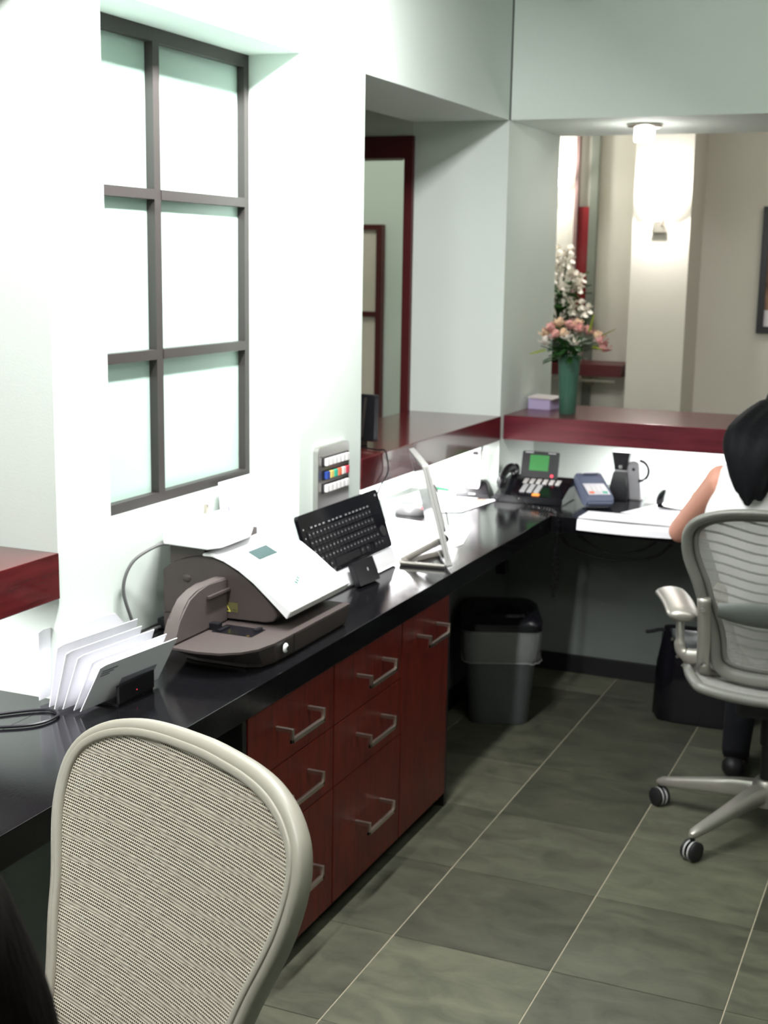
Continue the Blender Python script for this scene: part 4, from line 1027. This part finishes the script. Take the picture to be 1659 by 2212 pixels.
for (z, hx, hy) in ((ZD+.116, .024, .022), (ZD+.13, .025, .023), (ZD+.188, .036, .026)):
    rg.append([bm.verts.new((dcx+sx*hx, dcy+sy*hy, z)) for sx, sy in ((-1, -1), (1, -1), (1, 1), (-1, 1))])
for a, b in zip(rg, rg[1:]):
    for k in range(4): bm.faces.new((a[k], a[(k+1) % 4], b[(k+1) % 4], b[k]))
bm.faces.new(rg[0][::-1]); bm.faces.new(rg[-1]); bmesh.ops.bevel(bm, geom=bm.edges[:], offset=.003, segments=2, affect='EDGES')
obj('flared_top', bm, blackm, dv, sm=True)
obj('metal_clip', bx((dcx-.006, dcy-.0265, ZD+.122), (dcx+.008, dcy-.022, ZD+.136), .001), chrome, dv)
obj('collar', bx((dcx-.024, dcy-.024, ZD+.111), (dcx+.026, dcy+.022, ZD+.117), .001), keygrey, dv)
bm = nb(); prism(bm, [(dcx+.020, dcy-.01, ZD+.0005), (dcx+.020, dcy-.01, ZD+.14), (dcx+.045, dcy-.01, ZD+.158), (dcx+.070, dcy-.01, ZD+.150), (dcx+.078, dcy-.01, ZD+.07), (dcx+.085, dcy-.01, ZD+.0005)], (0, .045, 0), .004)
obj('side_body', bm, mat('mid_grey_plastic', (.30, .30, .31), .35), dv, sm=True)
o = obj('pivot', cyl(nb(), (dcx+.050, dcy-.013, ZD+.122), .006, .004, 12, axis='Y'), blackm, dv)
obj('loop', tube(nb(), [(dcx+.072+.038*math.sin(a), dcy-.012, ZD+.118+.040*math.cos(a)) for a in [PI*k/16 for k in range(17)]], .006, 8), blackm, dv, sm=True)

gl = thing('tumbler', 'clear plastic tumbler beside the grey desk device', 'cup', (-1.075, 5.12, ZD))
obj('cup_wall', lathe(nb(), [(.026, .0005), (.033, .09), (.031, .09), (.024, .004), (0, .004)], 24, (-1.075, 5.12, ZD)), clearp, gl, sm=True)
stp = thing('stapler', 'open black stapler standing on the white papers in front of the woman', 'stapler', (-1.0, 5.0, ZD))
bm = nb(); tube(bm, spline([(-1.02, 5.02, ZD+.012), (-1.015, 5.02, ZD+.045), (-1.000, 5.02, ZD+.075)], 5), [.008, .011, .013, .014, .014, .013, .012, .010, .008, .005, .002][:11], 8, flat=(1, .6)); obj('upper_arm', bm, blackg, stp, sm=True)
obj('lower_arm', tube(nb(), [(-1.022, 5.02, ZD+.010), (-.98, 5.00, ZD+.009), (-.93, 4.985, ZD+.008)], [.009, .008, .005], 8, flat=(.8, 1.2)), blackg, stp, sm=True)
sheet('paper_sheet', [(-1.13, 4.86), (-.80, 4.82), (-.72, 5.14), (-1.02, 5.16)], 'white sheet lying under the stapler in front of the woman')
sheet('paper_sheet', [(-.98, 5.10), (-.70, 5.05), (-.62, 5.40), (-.95, 5.42)], 'white sheet at the back of the counter behind the stapler', z=ZD+.0022)
# overhanging paper
bm = nb(); prf = [(4.835, ZD+.0008), (4.75, ZD+.001), (4.695, ZD+.002), (4.676, ZD-.003), (4.670, ZD-.018), (4.667, ZD-.040)]
prev = None; L1 = []
for s in (0, .0012):
    L1.append([[bm.verts.new((x, y-(s if z < ZD else 0), z+(s if z >= ZD else 0)-.004*math.sin((x+1.27)*8)*(z < ZD))) for x in (-1.245, -1.15, -1.05, -.95, -.86)] for y, z in prf])
for lay in L1:
    for a, b in zip(lay, lay[1:]):
        for k in range(4): bm.faces.new((a[k], a[k+1], b[k+1], b[k]))
o = obj('paper_sheet', bm, paper); tag(o, 'wide white sheet draped over the front edge of the back counter', 'paper')

# cables and adapter under the desks
o = obj('cable_bundle', tube(nb(), spline([(-1.34, 4.78, .670), (-1.30, 4.80, .60), (-1.16, 4.84, .56), (-1.0, 4.86, .58), (-.92, 4.86, .66), (-.95, 4.88, .672), (-1.05, 4.86, .60), (-1.18, 4.83, .59), (-1.30, 4.80, .672)], 10), .005, 8), blackm, sm=True)
tag(o, 'loops of black cable hanging under the back counter', 'cable')
o = obj('power_adapter', bx((-1.56, 4.70, .49), (-1.52, 4.74, .535), .004), blackm); tag(o, 'small black power adapter hanging under the corner of the countertop', 'adapter')
o2 = obj('adapter_lead', tube(nb(), spline([(-1.54, 4.72, .53), (-1.535, 4.72, .60), (-1.55, 4.74, .677)], 6), .003, 6), blackm); o2.parent = o
o.data.name = 'power_adapter'

# ================================================================== WASTEBASKET
wb = thing('wastebasket', 'grey plastic wastebasket with black swing lid and clear liner under the desk', 'bin', (-1.48, 4.53, 0))
wc = V((-1.485, 4.545, 0)); wa = .38
def ringxy(hx, hy, z, r=.05, n=6, wob=0.):
    out = []
    for (sx, sy, a0) in ((1, -1, -PI/2), (1, 1, 0), (-1, 1, PI/2), (-1, -1, PI)):
        for k in range(n): 
            a = a0+PI/2*k/(n-1); x = sx*(hx-r)+r*math.cos(a)+random.uniform(-wob, wob); y = sy*(hy-r)+r*math.sin(a)+random.uniform(-wob, wob)
            out.append(wc+V((x*math.cos(wa)-y*math.sin(wa), x*math.sin(wa)+y*math.cos(wa), z+random.uniform(-wob, wob))))
    return out
def stack(bm, rings, capb=True, capt=True):
    R = [[bm.verts.new(p) for p in r] for r in rings]; n = len(R[0])
    for a, b in zip(R, R[1:]):
        for k in range(n): bm.faces.new((a[k], a[(k+1) % n], b[(k+1) % n], b[k]))
    if capb: bm.faces.new(R[0][::-1])
    if capt: bm.faces.new(R[-1])
    return bm
obj('bin_body', stack(nb(), [ringxy(.105, .135, .001), ringxy(.108, .138, .012), ringxy(.134, .170, .350), ringxy(.139, .175, .352), ringxy(.139, .175, .362)]), binm, wb, sm=True)
random.seed(11)
obj('liner', stack(nb(), [ringxy(.139, .175, .245, wob=.003), ringxy(.143, .179, .26, wob=.004), ringxy(.141, .178, .29, wob=.004), ringxy(.143, .181, .32, wob=.003), ringxy(.144, .180, .35, wob=.002), ringxy(.142, .178, .366)], False, False), linerm, wb, sm=True, label='clear crinkled plastic liner folded over the rim')
obj('liner_hem', tube(nb(), ringxy(.1435, .180, .246, wob=.0035), .0025, 5, closed=True), linerm, wb, sm=True)
obj('lid_rim', stack(nb(), [ringxy(.146, .182, .362), ringxy(.148, .184, .370), ringxy(.146, .182, .386), ringxy(.125, .160, .402)]), blackg, wb, sm=True)
obj('swing_flap', stack(nb(), [ringxy(.100, .132, .402), ringxy(.095, .125, .411), ringxy(.06, .08, .418)]), blackg, wb, sm=True)

# ================================================================== BLACK BAG ON THE FLOOR
bg = thing('handbag', 'glossy black bag standing on the floor under the back counter', 'bag', (-.80, 4.76, 0))
rings = []
random.seed(4)
for (z, hx, hy, dx) in ((.001, .165, .07, 0), (.02, .175, .08, 0), (.12, .172, .085, .0), (.22, .168, .07, .0), (.31, .160, .05, .0), (.345, .155, .028, .0)):
    rings.append([V((-.775+dx+hx*math.copysign(abs(math.cos(a))**.45, math.cos(a))+random.uniform(-.004, .004), 4.79+hy*math.copysign(abs(math.sin(a))**.6, math.sin(a))+random.uniform(-.004, .004), z)) for a in [2*PI*k/24 for k in range(24)]])
obj('bag_body', stack(nb(), rings), mat('black_patent', (.005, .005, .007), .12), bg, sm=True)
obj('strap', tube(nb(), spline([(-.90, 4.78, .325), (-.935, 4.765, .335), (-.965, 4.745, .330), (-.985, 4.735, .328)], 6), .007, 8), blackm, bg, sm=True)
for q in ((-.885, 4.727, .315), (-.862, 4.717, .255), (-.84, 4.716, .225)): obj('stud', cyl(nb(), q, .006, .004, 10, axis=(0, -1, .1)), chrome, bg)

# ================================================================== ON THE SHELVES
bs = thing('display_screen', 'small black display on the shelf, seen from behind, half hidden by the white pier', 'screen', (-1.86, 3.95, ZS1))
f = frame4((-1.985, 3.985, ZS1+.022), (.27, -.055, 0), (.03, .02, 1))
n_ = f.to_3x3() @ V((0, 0, 1))
bm = nb(); prism(bm, [f @ V(p) for p in rrect(.275, .150, .006)], n_*.03, .003); obj('housing', bm, blackm, bs)
bm = nb()
s = 1 if n_.y < 0 else -1
off = n_*(.0305 if s > 0 else -.0005)
prism(bm, [f @ V((u, .012, 0))+off for u in (.225, .235)]+[f @ V((u, .14, 0))+off for u in (.248, .238)], n_*s*.004); prism(bm, [f @ V((u, .015, 0))+off for u in (.02, .215)]+[f @ V((u, .13, 0))+off for u in (.215, .02)], n_*s*.004); obj('back_ribs', bm, greyframe, bs)
bm = nb(); 
for k in range(4): quad(bm, *[f @ V((.17+.013*k+a, .137+b, 0))+n_*s*(.0312 if s > 0 else .0012) for a, b in ((0, 0), (.008, 0), (.010, .006), (.002, .006))])
obj('vent_slots', bm, keygrey, bs)
bm = nb(); prism(bm, [f @ V((u, .045, 0))+off*1.15 for u in (.16, .222)]+[f @ V((u, .055, 0))+off*1.15 for u in (.222, .16)], n_*s*.004); obj('sticker', bm, whitep, bs)
obj('foot', bx((-1.95, 3.89, ZS1+.0003), (-1.78, 3.99, ZS1+.024), .004), blackm, bs)
o = obj('display_cable', tube(nb(), spline([(-1.78, 3.90, ZS1+.004), (-1.69, 3.86, ZS1+.005), (-1.662, 3.852, ZS1+.007), (-1.652, 3.85, ZS1-.005), (-1.650, 3.86, .99), (-1.650, 3.80, .95), (-1.66, 3.77, .90), (-1.70, 3.76, .80), (-1.74, 3.78, ZD+.004)], 6), .0025, 6), blackm, sm=True); tag(o, 'thin black cable hanging over the front of the shelf from the small display', 'cable')

cb = thing('card_box', 'small lilac card box on the back shelf beside the vase', 'box', (-1.60, 5.35, ZS1))
obj('box_body', prism(nb(), [(-1.650, 5.33, ZS1+.0003), (-1.552, 5.315, ZS1+.0003), (-1.535, 5.40, ZS1+.0003), (-1.640, 5.42, ZS1+.0003)], (0, 0, .043), .001), lilac, cb)
obj('box_lid', prism(nb(), [(-1.654, 5.325, ZS1+.046), (-1.538, 5.305, ZS1+.044), (-1.520, 5.40, ZS1+.050), (-1.642, 5.425, ZS1+.052)], (0, 0, .003)), mat('lid_cream', (.62, .56, .55), .6), cb)

# vase with alstroemeria
vx, vy = -1.455, 5.235
vs = thing('flower_vase', 'tall green glass vase on the back shelf', 'vase', (vx, vy, ZS1))
obj('glass', lathe(nb(), [(.031, .0003), (.0335, .004), (.037, .08), (.045, .235), (.0422, .235), (.034, .08), (.029, .018), (0, .016)], 28, (vx, vy, ZS1)), vaseglass, vs, sm=True)
bq = thing('bouquet', 'pink and cream alstroemeria bouquet standing in the green glass vase', 'flowers', (vx, vy, ZS1+.02))
random.seed(21)
bm = nb()
for k in range(14):
    a = 2*PI*k/14; r0 = .012; r1 = random.uniform(.02, .032)
    tube(bm, [(vx+r0*math.cos(a), vy+r0*math.sin(a), ZS1+.022), (vx+r1*math.cos(a), vy+r1*math.sin(a), ZS1+.24), (vx+r1*1.7*math.cos(a), vy+r1*1.7*math.sin(a), ZS1+.31)], .0028, 6)
obj('stems', bm, leafm, bq, sm=True)
def petal(bm, c, d, L_, w_, curl=.25):
    d = V(d).normalized(); s_ = d.cross(V((0, 0, 1))); s_ = s_.normalized() if s_.length > .1 else V((1, 0, 0)); n = s_.cross(d)
    P = []
    for t, ww in ((0, .15), (.3, .7), (.65, 1), (.88, .65), (1, .1)):
        P.append([bm.verts.new(V(c)+d*L_*t+n*(curl*L_*t*t)+s_*(sg*w_*ww*.5)+n*(.12*w_ if sg else 0)) for sg in (-1, 0, 1)])
    for a, b in zip(P, P[1:]):
        for k in range(2): bm.faces.new((a[k], a[k+1], b[k+1], b[k]))
FL = [(-.075, -.01, .385, 1), (-.045, .0, .415, 0), (-.10, .01, .35, 0), (-.02, -.03, .35, 0), (.015, .01, .395, 1), (.04, -.02, .385, 1), (.0, -.045, .335, 2), (.065, .02, .37, 1), (.125, -.01, .315, 1), (.135, .01, .27, 1), (-.09, -.02, .30, 3), (.02, .03, .41, 0), (-.05, -.04, .34, 1), (.10, .04, .335, 0), (.03, -.05, .30, 2), (-.015, .04, .40, 1)]
for (dx, dy, dz, k) in FL:
    c = V((vx+dx, vy+dy, ZS1+dz*.62+.085)); bm = nb(); ax = V((dx*3, dy*3-.25, .55)).normalized()
    for j in range(6):
        a = 2*PI*j/6+dx*9; s1 = ax.orthogonal().normalized(); s2 = ax.cross(s1)
        petal(bm, c, ax*.75+(s1*math.cos(a)+s2*math.sin(a))*.75, .043, .031, .15)
    obj('blossom', bm, (petalc, petalp, petalw, petalw)[k] if j else petalp, bq, sm=True)
for k in range(70):
    a = random.uniform(0, 2*PI); r0 = random.uniform(.02, .09); z = ZS1+random.uniform(.235, .305); bm = nb()
    petal(bm, (vx+r0*.5*math.cos(a), vy+r0*.5*math.sin(a), z-.02), (math.cos(a), math.sin(a), random.uniform(-.1, .7)), random.uniform(.06, .10), .026, -.2)
    obj('leaf', bm, leafm, bq, sm=True)
for (dx, dz, ex, ez) in ((.11, .34, .175, .375), (.075, .36, .09, .425), (-.10, .28, -.16, .265), (.09, .30, .14, .29)):
    bm = nb()
    for j in range(9):
        t = j/8; p = V((vx+dx+(ex-dx)*t, vy, ZS1-.035+dz+(ez-dz)*t))
        for sg in (-1, 1): petal(bm, p, (.5*(ex-dx)/.06, sg*.6, .35), .022*(1.1-t*.6), .007, .1)
    obj('fern_sprig', bm, leafy, bq, sm=True)

# ceiling lamp under the header
cl = thing('ceiling_lamp', 'small round ceiling lamp with a glowing glass cylinder under the header', 'lamp', (-1.207, 5.277, ZH))
obj('ceiling_plate', lathe(nb(), [(.0, -.0005), (.066, -.0005), (.068, -.008), (.062, -.012), (.0, -.012)], 28, (-1.207, 5.277, ZH)), steel, cl, sm=True)
obj('glass_shade', lathe(nb(), [(.0395, -.012), (.040, -.060), (.038, -.066), (0, -.067)], 24, (-1.207, 5.277, ZH)), mat('glowing_glass', (.9, .9, .9), .3, emit=((1, .97, .97), 6)), cl, sm=True)
point('ceiling_lamp_light', (-1.207, 5.277, 2.06), 1.5, (1, .97, .92), .03)

# ================================================================== FAR LOBBY OBJECTS
def sconce(x, y, z, label, pw):
    t = thing('wall_sconce', label, 'lamp', (x, y, z))
    bm = nb(); prism(bm, [(x-.035, y-.001, z-.035), (x+.035, y-.001, z-.035), (x+.028, y-.001, z+.02), (x-.028, y-.001, z+.02)], (0, -.035, 0), .003); obj('bracket', bm, steel, t)
    bm = nb(); tube(bm, spline([(x+.01, y-.03, z), (x+.028, y-.06, z+.01), (x+.028, y-.075, z+.06)], 5), .0035, 6); obj('arm', bm, steel, t, sm=True)
    # tilted glass sheet shade
    bm = nb(); prism(bm, [(x-.09, y-.03, z+.035), (x+.07, y-.05, z+.045), (x+.125, y-.10, z+.135), (x-.10, y-.08, z+.12)], (0, -.003, .002)); obj('glass_shade', bm, mat('sconce_glass', (.9, .9, .88), .3, emit=((1, .98, .96), 9)), t)
    bm = nb(); blob(bm, (x, y-.05, z+.045), .016, 10); obj('bulb', bm, mat('bulb_glow', (1, 1, 1), .4, emit=((1, .97, .93), 12)), t)
    point('sconce_light', (x+.0, y-.14, z+.12), pw, (1, .97, .93), .03)
sconce(-1.486, YF-.35, 1.845, 'glowing glass wall sconce on the lobby column', 14)
sconce(-2.17, YF, 2.02, 'second glass wall sconce at the far left, mostly hidden by the corner column', 9)

cs = thing('console_shelf', 'dark red wall shelf with metal brackets under the white orchids', 'shelf', (-1.95, 7.15, 1.07))
obj('board', bx((-2.55, 6.97, 1.062), (-1.655, YF-.032, 1.125), .002), darkred, cs)
obj('rail', bx((-2.5, 7.02, 1.030), (-1.70, 7.035, 1.040)), steel, cs)
for x in (-1.90, -2.35):
    obj('bracket', prism(nb(), [(x, YF-.035, 1.0615), (x, 7.02, 1.0615), (x, 7.02, 1.035), (x, 7.25, .985), (x, YF-.035, .985)], (.018, 0, 0)), steel, cs)

# white orchid arrangement
random.seed(9)
ox, oy, oz = -2.03, 7.05, 1.1255
pp = thing('orchid_planter', 'dark planter of white orchids and leaves on the red wall shelf', 'plant', (ox, oy, oz))
obj('pot', lathe(nb(), [(.05, 0), (.065, .01), (.075, .12), (.068, .12), (.0, .10)], 20, (ox, oy, oz)), blackm, pp, sm=True)
for k in range(110):
    a = random.uniform(0, 2*PI); z = oz+random.uniform(.10, .46); r0 = random.uniform(.0, .08); bm = nb()
    petal(bm, (ox+r0*math.cos(a), oy+r0*math.sin(a)*.7, z-.03), (math.cos(a), math.sin(a)*.6, random.uniform(-.2, .9)), random.uniform(.07, .13), .045, -.2)
    obj('leaf', bm, leafm if k % 7 else mat('leaf_mid', (.12, .22, .04), .5), pp, sm=True)
CL = [(.10, .60, 14), (.14, .52, 14), (.09, .45, 12), (.16, .42, 9), (-.01, .64, 9), (.05, .68, 6), (.0, .56, 8), (.0, .70, 7), (.05, .73, 6), (-.04, .68, 5)]
for (dx, dz, cnt) in CL:
    dz -= .14
    P = spline([(ox, oy, oz+.12), (ox+dx*.3, oy-.02, oz+dz*.6), (ox+dx, oy-.04, oz+dz)], 5); obj('stem', tube(nb(), P, .003, 5), mat('stem_brown', (.03, .04, .015), .6), pp)
    for j in range(max(2, cnt//4+1)):
        c = V((ox+dx+random.uniform(-.035, .035), oy-.05+random.uniform(-.02, .02), oz+dz+random.uniform(-.035, .035))); bm = nb()
        for q in range(5):
            a = 2*PI*q/5+random.random(); petal(bm, c, (math.cos(a), -.35, math.sin(a)), .034, .034, .1)
        obj('orchid_bloom', bm, petalw, pp, sm=True)

pc = thing('framed_picture', 'black-framed brown picture on the lobby wall at the right edge', 'picture', (-.75, YF, 1.63))
px0, px1, pz0, pz1 = -1.022, -.45, 1.305, 1.955
bm = nb(); w_ = .035
box(bm, (px0, YF-.028, pz0), (px0+w_, YF-.001, pz1)); box(bm, (px1-w_, YF-.028, pz0), (px1, YF-.001, pz1)); box(bm, (px0+w_, YF-.028, pz0), (px1-w_, YF-.001, pz0+w_)); box(bm, (px0+w_, YF-.028, pz1-w_), (px1-w_, YF-.001, pz1))
obj('frame', bm, blackm, pc)
obj('print', bx((px0+w_, YF-.014, pz0+w_+.085), (px1-w_, YF-.006, pz1-w_)), mat('brown_print', (.20, .10, .06), .5, var=(9, (1, 1, 1), .8)), pc)
obj('caption_strip', bx((px0+w_, YF-.014, pz0+w_), (px1-w_, YF-.006, pz0+w_+.085)), mat('print_white', (.72, .68, .70), .5), pc)
